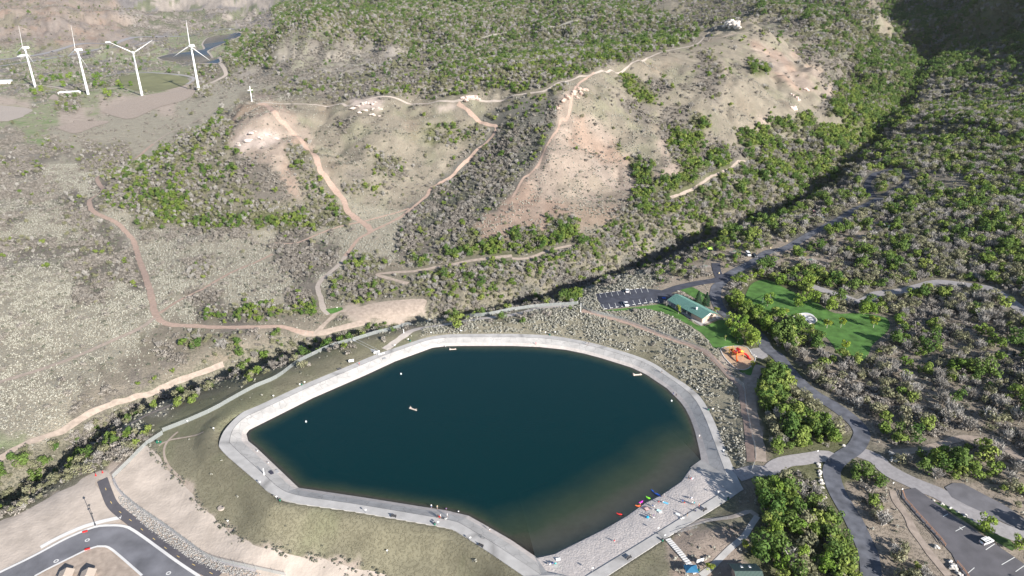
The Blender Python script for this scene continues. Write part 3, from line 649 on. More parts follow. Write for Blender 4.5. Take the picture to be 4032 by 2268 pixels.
trail(hp(6, [(1530,1405),(1400,1370),(1230,1310),(1600,1280),(1830,1240),(2000,1210),(2200,1170),(2576,1125)]), 3.2, M_tan)
trail(hp(7, [(0,1155),(160,1150),(350,1080),(600,1020)]), 2.2, M_tan)
trail(hp(7, [(1600,540),(1760,480),(1900,400),(2000,330),(2160,260),(2350,170)]), 2.2, M_tan, jit=.7)
trail(hp(3, [(2050,385),(2200,350),(2380,330)]), 1.8, M_tan)
trail(hp(13, [(-80,310),(0,270),(250,120),(600,0)]) + hp(9, [(850,1290),(1300,1120),(1500,1070),(1800,930),(2050,850),(2250,770)]), 2.6, M_tan, jit=.6)
trail(hp(9, [(1260,1400),(1500,1270),(1800,1130),(2150,960),(2576,830)]), 2.8, M_tan)
trail(hp(10, [(600,465),(740,320),(870,230),(1100,280),(1400,300)]), 2.6, M_tan); trail(hp(10, [(400,430),(570,465),(900,390),(1150,330)]), 3.5, M_tan)
trail(hp(10, [(1300,620),(1450,510),(1640,410),(1900,370),(2576,270)]) + hp(11, [(300,200),(620,180)]), 3.6, mat('grey dirt', (.47, .42, .38), var=.1))
trail(hp(11, [(700,230),(900,280),(1200,360),(1500,480),(1900,620),(2050,740),(2200,900),(2310,1010),(2340,1200),(2380,1449)]) + hp(15, [(2390,150),(2400,300)]), 3.2, M_red)
trail(hp(11, [(2500,780),(2440,900),(2400,1050),(2430,1300),(2460,1449)]) + hp(15, [(2490,150),(2510,300)]), 4.0, M_tan)
trail(hp(8, [(1560,330),(1800,310),(2080,298),(2300,310),(2576,335)]), 2.6, M_tan)
trail(hp(12, [(1060,700),(1250,790),(1480,920)]), 1.6, M_tan)
trail(hp(16, [(1260,590),(1290,700),(1400,860),(1470,1000),(1600,1180),(1760,1380),(1820,1449)]), 2.2, M_tan)
trail(hp(16, [(1250,210),(1450,190),(1700,140),(1950,60),(2200,90),(2400,180),(2576,300)]), 3.2, M_tan)
trail(hp(13, [(1790,0),(1700,80),(1650,180),(1680,320),(1790,440),(1900,520)]), .9, M_tan); trail(hp(13, [(1600,140),(1720,80),(2050,0)]), .8, M_tan)
# asphalt
strip('road', hp(8, [(1130,545),(1000,610),(880,660),(750,740),(640,800),(500,870),(340,960),(180,1050),(0,1090)]) + hp(7, [(2470,1165),(2350,1230),(2200,1310),(2110,1400)]) + hp(11, [(2060,0),(2050,100),(2110,230),(2250,330),(2420,430),(2500,500),(2570,620)]) + hp(12, [(100,690),(250,880),(450,1060),(650,1180),(850,1330),(940,1449)]) + hp(16, [(930,80),(870,170),(740,260),(660,340),(640,430),(680,570),(760,720),(850,870),(930,1040),(1000,1200),(1030,1350),(1040,1480)]), 6.2, M_asph2, off=.17, excl=.8)
strip('road', hp(8, [(1150,520),(1280,455),(1380,400),(1415,340),(1370,275),(1250,255),(1110,290),(1030,350),(1000,410),(1020,470),(1060,540)]), 5.0, M_asph, off=.18, excl=.8)
strip('road', hp(7, [(2200,1310),(2060,1370),(1880,1400),(1700,1440)]) + hp(11, [(1640,10),(1500,60)]), 6.0, M_asph, off=.19, excl=.8)
strip('road', hp(7, [(2050,1200),(2065,1290),(2110,1380)]), 5.0, M_asph, off=.20, excl=.8)
strip('road', hp(12, [(420,-20),(600,40),(760,90),(900,140),(1010,110),(1100,60),(1350,30)]) + hp(8, [(1650,1400),(1800,1395),(2150,1440)]) + hp(12, [(2250,20),(2400,110),(2576,240),(2700,330)]), 6.0, M_grav, off=.15, excl=.6, jit=.15)
strip('road', hp(15, [(2260,440),(2400,400)]) + hp(16, [(0,395),(150,310),(400,265),(600,235),(680,270)]), 6.0, M_grav, off=.15, excl=.6, jit=.2)
strip('road', hp(16, [(900,200),(1080,270),(1200,380),(1450,510),(1700,610),(1900,720),(2080,830),(2300,960),(2576,1070)]), 6.5, M_grav, off=.14, excl=.6, jit=.15)
PL1 = hp(11, [(840,62),(1100,30),(1300,5),(1480,20),(1620,60),(1640,120),(1540,150),(1400,158),(1180,192),(930,222),(900,190),(870,130)])
sheet('parking_lot', PL1, M_asph, off=.18, smoothp=False)
PL2 = hp(16, [(1350,590),(1480,565),(1640,680),(1900,880),(2100,1000),(2300,1140),(2576,1330),(2700,1440),(2600,1560),(2050,1560),(1960,1449),(1850,1230),(1640,1000),(1450,790),(1345,660)])
sheet('parking_lot', PL2, mat('lot asphalt', (.125, .12, .13), var=.16, scale=.25, rough=.9), off=.17, smoothp=False)
sheet('parking_lot', hp(16, [(1780,560),(1860,515),(1960,520),(2150,620),(2400,750),(2576,880),(2650,960),(2560,1000),(2400,930),(2200,830),(2000,740),(1850,660)]), mat('upper lot asphalt', (.16, .155, .165), var=.18, scale=.3, rough=.9), off=.18, smoothp=False)
for poly in ([(920,232),(1180,200),(1450,170),(1560,165),(1700,260),(1900,385),(2110,320),(2250,400),(2330,560),(2200,590),(2050,612),(2000,560),(1900,450),(1700,330),(1480,240),(1300,210),(1100,230)], [(1690,20),(1800,-10),(1900,40),(1990,100),(1960,180),(1850,110)]):
    sheet('lawn', hp(11, poly), M_lawn, off=.12)
sheet('lawn', hitp(Dp([(1873,748),(1892,714),(1930,705),(1985,730),(2050,760),(2100,788),(2160,788),(2228,800),(2235,830),(2195,868),(2180,900),(2150,912),(2112,892),(2080,850),(2040,822),(1990,806),(1950,795),(1900,772)])), M_lawn, off=.12)
sheet('lawn', hp(11, [(2280,835),(2400,800),(2490,760),(2480,860),(2380,880)]), M_lawn, off=.12)
sheet('lawn', hp(16, [(1660,700),(1780,730),(1900,800),(2050,880),(2250,960),(2400,1060),(2500,1150),(2460,1200),(2300,1110),(2100,980),(1900,850)]), mat('verge grass', (.06, .10, .03), var=.4, scale=.4), off=.12)
sheet('lawn', hp(10, [(700,215),(860,195),(880,215),(800,250),(750,262)]), M_lawn, off=.14)
PG = hp(11, [(2095,620),(2150,595),(2300,588),(2370,602),(2420,680),(2450,720),(2395,800),(2330,828),(2255,815),(2190,760),(2130,690)])
sheet('playground_surface', PG, mat('wood chips', (.50, .34, .22), var=.15, scale=1.2), off=.15)
strip('curb', PG + [PG[0]], .35, M_curb, off=.32, excl=None, step=1.2, ncross=2)
sheet('gravel_pad', hp(11, [(2370,625),(2500,600),(2576,690),(2520,720),(2430,690)]), M_grav, off=.14)
sheet('street', hp(13, [(-60,1445),(0,1415),(330,1255),(700,1060),(950,962),(1100,948),(1250,955),(1340,992),(1500,1102),(1750,1285),(2010,1460),(2200,1600),(1600,1600),(1430,1449),(1250,1290),(1130,1190),(1060,1158),(980,1158),(880,1188),(700,1275),(450,1400),(350,1455),(100,1600),(-200,1600)]), M_street, off=.15, smoothp=False)
strip('curb', hp(13, [(-60,1445),(330,1257),(700,1062),(950,962),(1100,945),(1250,953),(1340,992),(1500,1102),(1750,1285),(2010,1460)]), 1.0, M_curb, off=.28, excl=None)
strip('curb', hp(13, [(1430,1449),(1250,1290),(1130,1190),(1060,1156),(980,1156),(880,1188),(700,1275),(450,1400),(350,1455)]), .8, M_curb, off=.28, excl=None)
strip('sidewalk', hp(13, [(410,1165),(600,1062),(800,972),(1000,910),(1220,862)]), 1.7, M_curb, off=.2, excl=0)
strip('bike_path', hp(13, [(1030,480),(1080,620),(1130,730),(1210,810),(1350,920),(1550,1080),(1750,1230),(1950,1340),(2200,1460)]), 3.7, mat('path asphalt', (.095, .09, .10), var=.12, scale=.4), off=.2, excl=.3)
strip('path', hp(13, [(1140,470),(1200,590),(1400,775),(1650,945),(1950,1165),(2150,1290),(2576,1400)]) , 1.0, M_grav, off=.13, excl=0)
bl = smooth_line(hp(13, [(1045,510),(1080,620),(1130,730),(1210,810),(1350,920),(1550,1080),(1750,1230),(1950,1340),(2200,1460)]), 1.0)
dm = MB()
for i in range(4, len(bl) - 4, 7):
    a, b2 = bl[i], bl[i + 1]; d = (b2 - a) / np.linalg.norm(b2 - a); nn = np.array([-d[1], d[0]])
    q = [a - d * .7 - nn * .1, a + d * .7 - nn * .1, a + d * .7 + nn * .1, a - d * .7 + nn * .1]; dm.add([(p[0], p[1], gz(p[0], p[1]) + .23) for p in q], [(0, 1, 2, 3)])
tag(dm.build('lane_marking', M_yel), kind='structure')
# parking stall lines and wheel stops of the small lot
def seg_on(mbx, p, q, w_, off):
    p = np.array(p); q = np.array(q); d = (q - p) / np.linalg.norm(q - p); nn = np.array([-d[1], d[0]]) * w_ / 2
    k = max(1, int(np.linalg.norm(q - p) / 2)); 
    for i in range(k):
        a = p + (q - p) * i / k; b2 = p + (q - p) * (i + 1) / k
        mbx.add([(r[0], r[1], gz(r[0], r[1]) + off) for r in (a - nn, b2 - nn, b2 + nn, a + nn)], [(0, 1, 2, 3)])
lm = MB(); lots = []
for a, b2 in [((2358,1152),(2366,1173)),((2381,1152),(2389,1171)),((2405,1150),(2412,1168)),((2428,1147),(2436,1165)),((2452,1143),(2460,1161)),((2476,1140),(2483,1159)),((2498,1138),(2506,1156)),((2521,1134),(2529,1153)),((2545,1132),(2553,1151)),
              ((2357,1192),(2370,1216)),((2373,1200),(2381,1219)),((2397,1197),(2404,1216)),((2421,1194),(2428,1213)),((2445,1191),(2452,1210)),((2468,1189),(2476,1208)),((2492,1184),(2502,1205)),((2516,1180),(2524,1200)),((2541,1178),(2549,1196)),((2564,1175),(2572,1193)),((2588,1174),(2596,1192))]:
    p, q = hitp([a, b2]); seg_on(lm, p, q, .18, .21)
p2 = hp(16, [(1760,855),(1810,828),(1885,1003),(1985,950),(1925,960),(1955,990),(2190,1190),(2280,1130),(2350,1340),(2480,1265),(2010,1425),(2075,1370),(2490,1410),(2576,1350)])
for i in range(0, len(p2) - 1, 2): seg_on(lm, p2[i], p2[i + 1], .2, .21)
tag(lm.build('stall_marking', M_white), kind='structure')
hb = MB(); c0 = hitp([(2614, 1174)])[0]; hb.add([(c0[0] - 1, c0[1] - .9, gz(*c0) + .22), (c0[0] + 1, c0[1] - .9, gz(*c0) + .22), (c0[0] + 1, c0[1] + .9, gz(*c0) + .22), (c0[0] - 1, c0[1] + .9, gz(*c0) + .22)], [(0, 1, 2, 3)])
tag(hb.build('stall_marking', mat('blue paint', (.03, .12, .55))), kind='structure')
def ragged(P, amp, step=1.2):
    L = smooth_line(list(P) + [P[0]], step)[:-1]; s_ = np.arange(len(L)) * step
    return [tuple(q) for q in offset_pts(L, 1.0) * 0 + L + (offset_pts(L, 1.0) - L) * ((fbm(s_ / 4, s_ * 0 + 1.7, 55, 4) - .5) * 2 * amp)[:, None]]
M_fill = mat('graded fill dirt', (.43, .37, .32), var=.16, scale=.18, bump=.5, bscale=.9)
DIRT_EDGE = hp(13, [(1470,120),(1590,240),(1640,330),(1750,440),(1900,580),(2000,740),(2150,850),(2250,960),(2400,1060),(2576,1130)]) + hp(14, [(160,1170),(400,1240),(700,1290),(1000,1380),(1300,1440)])
sheet('bare_dirt', ragged(DIRT_EDGE + hp(14, [(1300,1560),(300,1560)]) + hp(13, [(2576,1392),(2150,1278),(1950,1150),(1650,930),(1400,760),(1210,580),(1150,465),(1320,290)]), .9), M_fill, off=.09, step=2.0, smoothp=False, excl=-.6)
sheet('bare_dirt', ragged(hp(13, [(1120,455),(1190,600),(1400,790),(1300,860),(1210,800),(1130,720),(1060,600),(1030,480),(960,500),(1060,690),(1160,830),(1210,900),(950,960),(700,1060),(330,1255),(0,1415),(-150,1480),(-150,1000),(0,900),(200,820),(430,700),(600,600),(750,540),(830,470),(950,410),(1060,390)]), .5), M_fill, off=.08, step=2.0, smoothp=False, excl=-.4)
sheet('bare_dirt', ragged(hp(13, [(1060,1170),(1120,1195),(1240,1300),(1420,1460),(1400,1600),(200,1600),(400,1440),(700,1285),(880,1200),(980,1170)]), .2), M_tan, off=.08, step=2.0, smoothp=False, excl=-.4)
# highway, ponds
strip('highway', hp(1, [(-200,640),(0,605),(500,528),(1000,440),(1600,368),(2100,320),(2480,285)]), 13, M_hwy, off=.6, step=14, excl=3)
strip('highway', hp(1, [(-200,700),(0,668),(600,575),(1100,480),(1600,408),(2000,350)]), 11, M_hwy, off=.6, step=14, excl=3)
PN = hp(1, [(1590,582),(1700,548),(1900,525),(2060,498),(2045,440),(2110,375),(2250,352),(2430,342),(2330,400),(2200,460),(2085,515),(2120,570),(2215,622),(2195,640),(1950,636),(1750,622),(1640,606)])
strip('path', PN + [PN[0]], 11, M_pale, off=.5, step=12, excl=2)
zp = float(np.mean([gz(*p) for p in PN])) 
sheet('water', PN, watermat('pond water', (.008, .009, .012), False, wave=.05), z=None, off=.9, step=25, excl=4)
strip('path', hp(1, [(2215,640),(2260,700),(2270,760),(2200,800),(2050,860)]), 8, M_pale, off=.5, step=10, excl=2)
for pl, mm in (([(1010,1120),(1200,1040),(1450,960),(1900,900),(1960,930),(1850,1010),(1600,1080),(1330,1195),(1150,1170)], M_tan), ([(570,1290),(700,1240),(1000,1215),(1100,1230),(950,1280),(760,1345),(620,1310)], M_tan), ([(-50,1060),(200,1080),(330,1110),(250,1160),(200,1190),(-50,1225)], M_pale), ([(480,1000),(540,950),(590,980),(590,1010)], M_tan)):
    sheet('bare_dirt', hp(1, pl), mm, off=.45, step=12)
sheet('meadow', hp(1, [(1200,770),(1500,740),(1800,770),(1900,810),(1850,860),(1600,920),(1400,920),(1250,860)]), mat('meadow', (.19, .19, .10), var=.15, scale=.03), off=.4, step=12)
strip('path', hp(1, [(1050,770),(1300,730),(1700,745),(1900,770),(1950,800),(1880,850)]), 7, M_grav, off=.5, step=10)
strip('path', hp(1, [(-50,850),(250,850),(560,880),(700,910),(1000,905),(1190,885)]), 8, M_pale, off=.5, step=10)
sheet('bare_dirt', hp(10, [(900,235),(1200,150),(1600,110),(1720,130),(1640,260),(1500,285),(1150,275)]), M_tan, off=.1)
sheet('plaza', hitp([(2780 + 1930 * .2019 + 42 * math.cos(a) , 1130 + 640 * .2019 + 27 * math.sin(a)) for a in np.linspace(0, 6.283, 25)[:-1]]), mat('plaza concrete', (.6, .6, .62), var=.06), off=.2)
sheet('sidewalk', hitp(zm(2340, 1110, .2019, [(1385,415),(2080,858),(2480,700),(2370,650),(1500,300)])), M_con2, off=.2, smoothp=False)
# ------------------------------------------------------------------ built things
W_ = mat('white coating', (.82, .82, .82), rough=.4); GRY = mat('grey metal', (.42, .43, .44), rough=.5, metal=.4); DRK = mat('dark metal', (.06, .06, .065), rough=.5)
GLS = mat('dark glass', (.02, .025, .03), rough=.08, spec=.8); TYR = mat('tyre rubber', (.02, .02, .02)); GRN = mat('green plastic', (.02, .14, .09)); RED = mat('red plastic', (.6, .03, .03)); YEL = mat('yellow metal', (.72, .45, .06)); ORG = mat('orange plastic', (.75, .16, .05))
# wind turbines
def blade_mesh():
    V = []; Fc = []; prof = [(1.0, .9, 0), (3, 1.0, .05), (8, 1.9, .3), (14, 1.7, .25), (24, 1.2, .15), (34, .8, .1), (43, .35, .05)]
    for z, c, o in prof: V += [(-c * .45, 0, z), (0, .2 * c + .02, z), (c * .55 + o, 0, z), (0, -.2 * c - .02, z)]
    for k in range(len(prof) - 1):
        for i in range(4): Fc.append((k * 4 + i, k * 4 + (i + 1) % 4, (k + 1) * 4 + (i + 1) % 4, (k + 1) * 4 + i))
    Fc += [(3, 2, 1, 0), tuple(range(len(V) - 4, len(V)))]
    return mesh('blade', V, Fc, True)
BL = blade_mesh(); BL.materials.append(W_)
tw = MB().lathe((0, 0, 0), [(2.3, -3), (2.25, 0), (1.9, 30), (1.6, 55), (1.3, 76)], 20); TWm = mesh('tower', tw.v, tw.f, True); TWm.materials.append(W_)
nb = MB().box((0, 2.8, 78), (3.6, 10.5, 3.9), taper=.85); NCm = mesh('nacelle', nb.v, nb.f); NCm.materials.append(W_)
hb_ = bmesh.new(); bmesh.ops.create_uvsphere(hb_, u_segments=14, v_segments=8, radius=1.7, matrix=Matrix.Translation((0, -3.6, 78))); HBm = bpy.data.meshes.new('hub'); hb_.to_mesh(HBm); hb_.free(); HBm.materials.append(W_)
TB = hp(1, [(357,878),(888,950),(1430,962),(2003,915)]); topy = [187, 196, 208, 180]
for i, (yaw, ph, lab) in enumerate([(-68, 12, 'leftmost of the four white wind turbines in the valley'), (-68, 10, 'second white wind turbine from the left, beside the long white roof'), (8, 60, 'third white wind turbine, its upper blades spread in a V'), (-38, 3, 'white wind turbine standing left of the hilltop cross, nearest the pond')]):
    x, y = TB[i]; z = gz(x, y); r = empty('wind_turbine', (x, y, z), math.radians(yaw) + math.atan2(-x, y)); tag(r, lab, 'wind turbine', 'wind turbines in the valley')
    s = 1.0
    # scale so that the nacelle meets its height in the photograph
    for _ in range(12):
        pyy = float(project(np.array(x), np.array(y), np.array(z + 78 * s))[1]); s *= 1 + (pyy - topy[i]) / 180 * .9
    r.scale = (s, s, s); print('TURB', x, y, z, s)
    for nm, q in (('tower', TWm), ('nacelle', NCm), ('hub', HBm)):
        o = bpy.data.objects.new(nm, q); COL.objects.link(o); o.parent = r
    for k in range(3):
        o = bpy.data.objects.new('blade', BL); COL.objects.link(o); o.parent = r; o.location = (0, -3.6, 78); o.rotation_euler = (0, math.radians(ph + 120 * k), 0)
# hilltop cross
p = ridge_hit([(992, 399)])[0]; zc_ = gz(*p); r = empty('hilltop_cross', (p[0], p[1], zc_), .5); tag(r, 'tall white cross on the tip of the bare red hill', 'cross')
MB().box((0, 0, 6.6), (.6, .5, 14.2)).build('post', W_, r); MB().box((0, 0, 10.2), (4.6, .44, .55)).build('crossbar', W_, r); MB().box((0, 0, .1), (2.2, 2.0, .8)).build('footing', M_con2, r)
# rock outcrops on the ridge
def outcrop(pts, lab, cols, seed, sz=(3, 2, 3), rid=True):
    rr = random.Random(seed); P = (ridge_hit if rid else hitp)(pts); c0 = P[len(P) // 2]; z0 = gz(*c0); r = empty('rock_outcrop', (c0[0], c0[1], z0)); tag(r, lab, 'rock outcrop')
    for j, q in enumerate(P):
        for e_ in range(2):
            k = rr.uniform(.45, 1.0); o = MB().rock((0, 0, 0), (sz[0] * k, sz[1] * k, sz[2] * k), seed * 31 + j * 2 + e_, 3).build('rock', mat(cols[0], cols[1], var=.2, scale=.4, bump=.8, bscale=.8), r)
            x, y = q[0] + rr.uniform(-1, 1) * sz[0] * .8 * e_, q[1] + rr.uniform(-1, 1) * sz[1] * e_; o.location = (x - c0[0], y - c0[1], gz(x, y) - z0 + sz[2] * .05); o.rotation_euler = (0, 0, rr.uniform(0, 3))
outcrop(tl(3, [(480,1060),(520,1025),(570,990),(600,950),(640,925),(680,900),(720,905),(700,950),(650,980)]), 'jagged red rock outcrop at the top of the middle spur', ('red rock', (.50, .37, .31)), 3, (2.6, 2.0, 3))
outcrop(tl(3, [(2120,240),(2170,235),(2200,228),(2230,245),(2260,262),(2280,280),(2200,260)]), 'white rock knob at the highest point of the ridge trail', ('white rock', (.66, .60, .54)), 4, (6, 5, 6))
outcrop(tl(2, [(2090,990),(2140,985),(2190,990),(2230,1000)]), 'pale pink rock ledge on the crest beside the trail fork', ('pink rock', (.66, .52, .46)), 5, (4, 2.5, 2.6))
outcrop(tl(2, [(980,1090),(1030,1065),(1080,1050),(1130,1040),(1170,1045),(1100,1110),(1040,1130)]), 'white slab outcrop below the crest right of the cross hill', ('white slab rock', (.66, .57, .51)), 6, (4, 2.2, 1.5))
outcrop(tl(2, [(1180,1090),(1240,1085),(1190,1160),(1240,1170)]), 'small white ledges under the slab outcrop', ('white slab rock', (.66, .57, .51)), 7, (3, 1.6, 1), False)
outcrop(tl(4, [(250,960),(290,990),(320,1010),(230,1080),(260,1090),(380,900)]), 'pink crag on the lower right flank of the long hill', ('pink rock', (.66, .52, .46)), 8, (3, 2.4, 3), False)
outcrop(Dp([(600,365),(625,355),(650,345),(680,340),(640,330),(700,350)]), 'white rock face on the front of the cross hill', ('white slab rock', (.66, .57, .51)), 9, (4, 2.2, 1.3), False)
# fences -----------------------------------------------------------------------------------
def meshmat():
    m, t, n, b = nodes_of('chain link'); b.inputs['Base Color'].default_value = (.45, .48, .48, 1); b.inputs['Roughness'].default_value = .5
    tr = n.new('ShaderNodeBsdfTransparent'); mx = n.new('ShaderNodeMixShader'); mx.inputs[0].default_value = .42
    t.links.new(tr.outputs[0], mx.inputs[1]); t.links.new(b.outputs[0], mx.inputs[2]); t.links.new(mx.outputs[0], n['Material Output'].inputs[0]); return m
CHM = meshmat()
pm = MB().tube((0, 0, -.2), (0, 0, 2.05), .045, n=5); POST = mesh('post', pm.v, pm.f); POST.materials.append(GRY)
def chain_fence(pts, lab, step=3.6, hgt=2.0, off=0):
    L = smooth_line(hitp(pts), step); c0 = L[0]; z0 = gz(*c0); r = empty('chain_link_fence', (c0[0], c0[1], z0)); tag(r, lab, 'fence')
    zz = lookup(L[:, 0], L[:, 1]) - z0; V = []; Fc = []; n = len(L)
    for i in range(n): V += [(L[i, 0] - c0[0], L[i, 1] - c0[1], zz[i] + .05), (L[i, 0] - c0[0], L[i, 1] - c0[1], zz[i] + hgt)]
    Fc = [(2 * i, 2 * i + 2, 2 * i + 3, 2 * i + 1) for i in range(n - 1)]
    link('mesh_panel', mesh('mesh_panel', V, Fc), CHM, r); b = MB()
    for i in range(n - 1): b.tube(V[2 * i + 1], V[2 * i + 3], .035, n=4, cap=False)
    b.build('top_rail', GRY, r)
    for i in range(n):
        o = bpy.data.objects.new('post', POST); COL.objects.link(o); o.parent = r; o.location = V[2 * i][:2] + (zz[i],)
    EXCL.append(('line', [tuple(q) for q in L], .6)); return r
chain_fence(tl(11, [(665,165),(300,190),(0,228)]) + tl(10, [(2200,290),(1750,340),(1450,400),(1200,465),(975,535)]), 'chain link fence behind the far shore, right of the footbridge gate')
chain_fence(tl(10, [(960,540),(700,620),(450,740),(270,870),(150,940),(0,1000)]) + tl(9, [(2300,1150),(2100,1260),(1640,1449)]), 'chain link fence along the far shore, left of the footbridge gate')
chain_fence(tl(13, [(1640,25),(1480,130),(1310,300),(1140,465)]), 'grey fence crossing the pink dirt at the lower left corner')
chain_fence(tl(13, [(1135,470),(1200,590),(1400,770),(1650,940),(1950,1160),(2150,1285),(2576,1385)]) + tl(14, [(300,1449)]), 'low wire fence beside the riprap and the bike path', hgt=1.5)
chain_fence(tl(11, [(700,200),(800,250),(1100,325),(1500,475),(1900,625),(2050,760),(2150,880),(2320,995),(2345,1150),(2400,1449)]) + tl(15, [(2415,50),(2450,260),(2410,400)]), 'chain link fence above the sagebrush bank on the right')
def railing(pts, lab, hgt=1.0, mt=GRY, step=2.2, rails=(1.0, .5), rad=.04, name='railing', cat='railing'):
    L = smooth_line(hitp(pts), step); c0 = L[0]; z0 = gz(*c0); r = empty(name, (c0[0], c0[1], z0)); tag(r, lab, cat); zz = lookup(L[:, 0], L[:, 1]) - z0
    P = [(L[i, 0] - c0[0], L[i, 1] - c0[1], zz[i]) for i in range(len(L))]
    for h in rails:
        b = MB()
        for i in range(len(P) - 1): b.tube((P[i][0], P[i][1], P[i][2] + h * hgt), (P[i + 1][0], P[i + 1][1], P[i + 1][2] + h * hgt), rad, n=4, cap=False)
        b.build('rail', mt, r)
    pb = MB().tube((0, 0, -.15), (0, 0, hgt + .05), rad * 1.3, n=5); pme = mesh('post', pb.v, pb.f); pme.materials.append(mt)
    for q in P:
        o = bpy.data.objects.new('post', pme); COL.objects.link(o); o.parent = r; o.location = q
WOOD = mat('brown rail wood', (.42, .24, .16))
railing(tl(16, [(1350,600),(1380,690),(1440,755),(1490,815),(1540,870),(1590,925),(1640,980),(1690,1035),(1740,1090),(1780,1150)]), 'brown wooden rail fence along the left edge of the big parking lot', 1.1, WOOD, 4.6, (.95, .55), .09, 'rail_fence', 'fence')
railing(tl(16, [(1900,1320),(1960,1390),(2000,1449),(2060,1520)]), 'short wooden rail fence below the boulder wall', 1.1, WOOD, 4.6, (.95, .55), .09, 'rail_fence', 'fence')
railing(zm(2380, 1840, .2019, [(1215,1245),(1500,1215),(1800,1140),(2100,1060),(2400,1010)]), 'upper handrail of the sandy ramp behind the beach')
railing(zm(2380, 1840, .2019, [(1300,1310),(1500,1280),(1800,1190)]), 'lower handrail of the sandy ramp behind the beach')
railing(tl(15, [(2510,520),(2530,640),(2540,800)]), 'handrail in the tree shade right of the beach', 1.0)
strip('path', hp(15, [(1560,1010),(1700,985),(1900,900),(2200,860),(2400,800),(2470,850)]), 2.0, M_pale, off=.14, excl=.5)
strip('sidewalk', hp(15, [(2470,850),(2400,950),(2330,1060),(2200,1170),(2050,1320),(1980,1390),(1900,1449)]), 2.0, M_con2, off=.16, excl=.4)
# steps to the beach
st = hp(15, [(1572,1085),(1860,1440)]); A_, B_ = np.array(st[0]), np.array(st[1]); d_ = (B_ - A_) / np.linalg.norm(B_ - A_); r = empty('outdoor_stairs', (A_[0], A_[1], gz(*A_))); tag(r, 'flight of concrete steps climbing the sandy bank to the beach walk', 'stairs'); ang = math.atan2(d_[1], d_[0]); nS = 17; L_ = np.linalg.norm(B_ - A_)
for i in range(nS):
    q = d_ * L_ * i / nS; zq = gz(A_[0] + q[0], A_[1] + q[1]) - gz(*A_); MB().box((0, 0, 0), (L_ / nS * .62, 1.9, .3), ang).build('step', M_curb, r).location = (q[0], q[1], zq + .16)
EXCL.append(('line', [tuple(A_), tuple(B_)], 1.6))
# footbridge / gate channel at the far shore
fp = hp(10, [(965,530),(1230,665)]); a, b2 = [np.array(q) for q in fp]; r = empty('inlet_channel', (a[0], a[1], gz(*a))); tag(r, 'narrow fenced concrete inlet channel running from the far fence to the apron', 'channel')
d_ = b2 - a; L_ = np.linalg.norm(d_); ang = math.atan2(d_[1], d_[0]); zb = gz(*b2) - gz(*a)
for s_, nm in ((-.9, 'side_wall'), (.9, 'side_wall')):
    nn = np.array([-math.sin(ang), math.cos(ang)]) * s_; bb = MB(); bb.tube((nn[0], nn[1], .4), (d_[0] + nn[0], d_[1] + nn[1], zb + .5), .22, n=4); bb.build(nm, M_curb, r)
    for h in (1.2,):
        bb = MB(); bb.tube((nn[0], nn[1], h + .4), (d_[0] + nn[0], d_[1] + nn[1], zb + h + .4), .05, n=4); bb.build('rail', W_, r)
MB().tube((0, 0, .2), (d_[0], d_[1], zb + .3), .8, n=4).build('channel_floor', mat('grey grate', (.35, .36, .37)), r)
for k, (pt, lab) in enumerate([((513,308),'white concrete headwall where the inlet channel meets the apron'), ((566,336),'white concrete sill on the apron slope below the inlet channel')]):
    q = hitp(zm(1300, 1280, .3571, [pt]))[0]; o = MB().box((0, 0, .5), (3.2, .5, 1.3)).build('headwall', M_curb, bevel=.05); o.location = (q[0], q[1], 2.4 if k == 0 else 1.9); o.rotation_euler = (0, 0, .55); tag(o, lab, 'headwall')
def on_apron(x, y):
    if bool(inside(np.array([x]), np.array([y]), BASIN)[0]):
        di = float(seg_dist(np.array([x]), np.array([y]), INN)[0]); do = float(seg_dist(np.array([x]), np.array([y]), OUT)[0]); ds = float(seg_dist(np.array([x]), np.array([y]), SAND)[0])
        if bool(inside(np.array([x]), np.array([y]), WATER)[0]): return 0.0
        dw = float(seg_dist(np.array([x]), np.array([y]), WALK_IN)[0])
        if min(ds, 99) < di or dw < 1:
            if float(seg_dist(np.array([x]), np.array([y]), WALK_OUT)[0]) < 4.4: return 2.56
            t = ds / (ds + dw + 1e-6); return -.2 + 2.6 * t ** .8 + .05
        t = di / (di + do + 1e-6); return float(np.interp(t, [0, .22, .62, 1], [0, .85, 2.4, 2.53]))
    return gz(x, y)
def at_px(p, n=3):          # stand a thing on whatever surface the pixel shows
    z = 0.
    x, y = hitp([p])[0]
    for _ in range(6):
        z = on_apron(x, y); X, Y = at_z(p[0], p[1], z)
        if bool(inside(np.array([float(X)]), np.array([float(Y)]), BASIN)[0]): x, y = float(X), float(Y)
        else: break
    return x, y, on_apron(x, y)
# buildings --------------------------------------------------------------------------------
ROOF = mat('green metal roof', (.12, .235, .205), rough=.45, var=.06, scale=.2); ROOF2 = mat('dark green seam roof', (.10, .15, .13), rough=.45); BRK = mat('pink block wall', (.50, .36, .29), var=.08, scale=2); TRM = mat('cream trim', (.72, .66, .58)); DOOR = mat('cream door', (.62, .58, .52))
c1 = hitp(zm(2340, 1110, .2019, [(2095,805)]))[0]; zB = gz(*c1); r = empty('picnic_pavilion', (c1[0], c1[1], zB), math.atan2(.866, -.5)); tag(r, 'long pavilion with green gable roof, open columns and pink block end', 'building')
Lb, Wb, Hb = 25.0, 9.6, 3.3          # local x along the ridge away from the camera, local y towards -> left side is +y
w_ = MB(); 
w_.box((4, -Wb / 2, Hb / 2), (8, Wb, Hb)); w_.build('wall', BRK, r)
gb = MB()
for gx_ in (-.02, 8.02): gb.add([(gx_, 0, Hb), (gx_, -Wb, Hb), (gx_, -Wb / 2, Hb + 2.1)], [(0, 1, 2)])
gb.build('gable', TRM, r)
rf = MB(); ov = 1.0
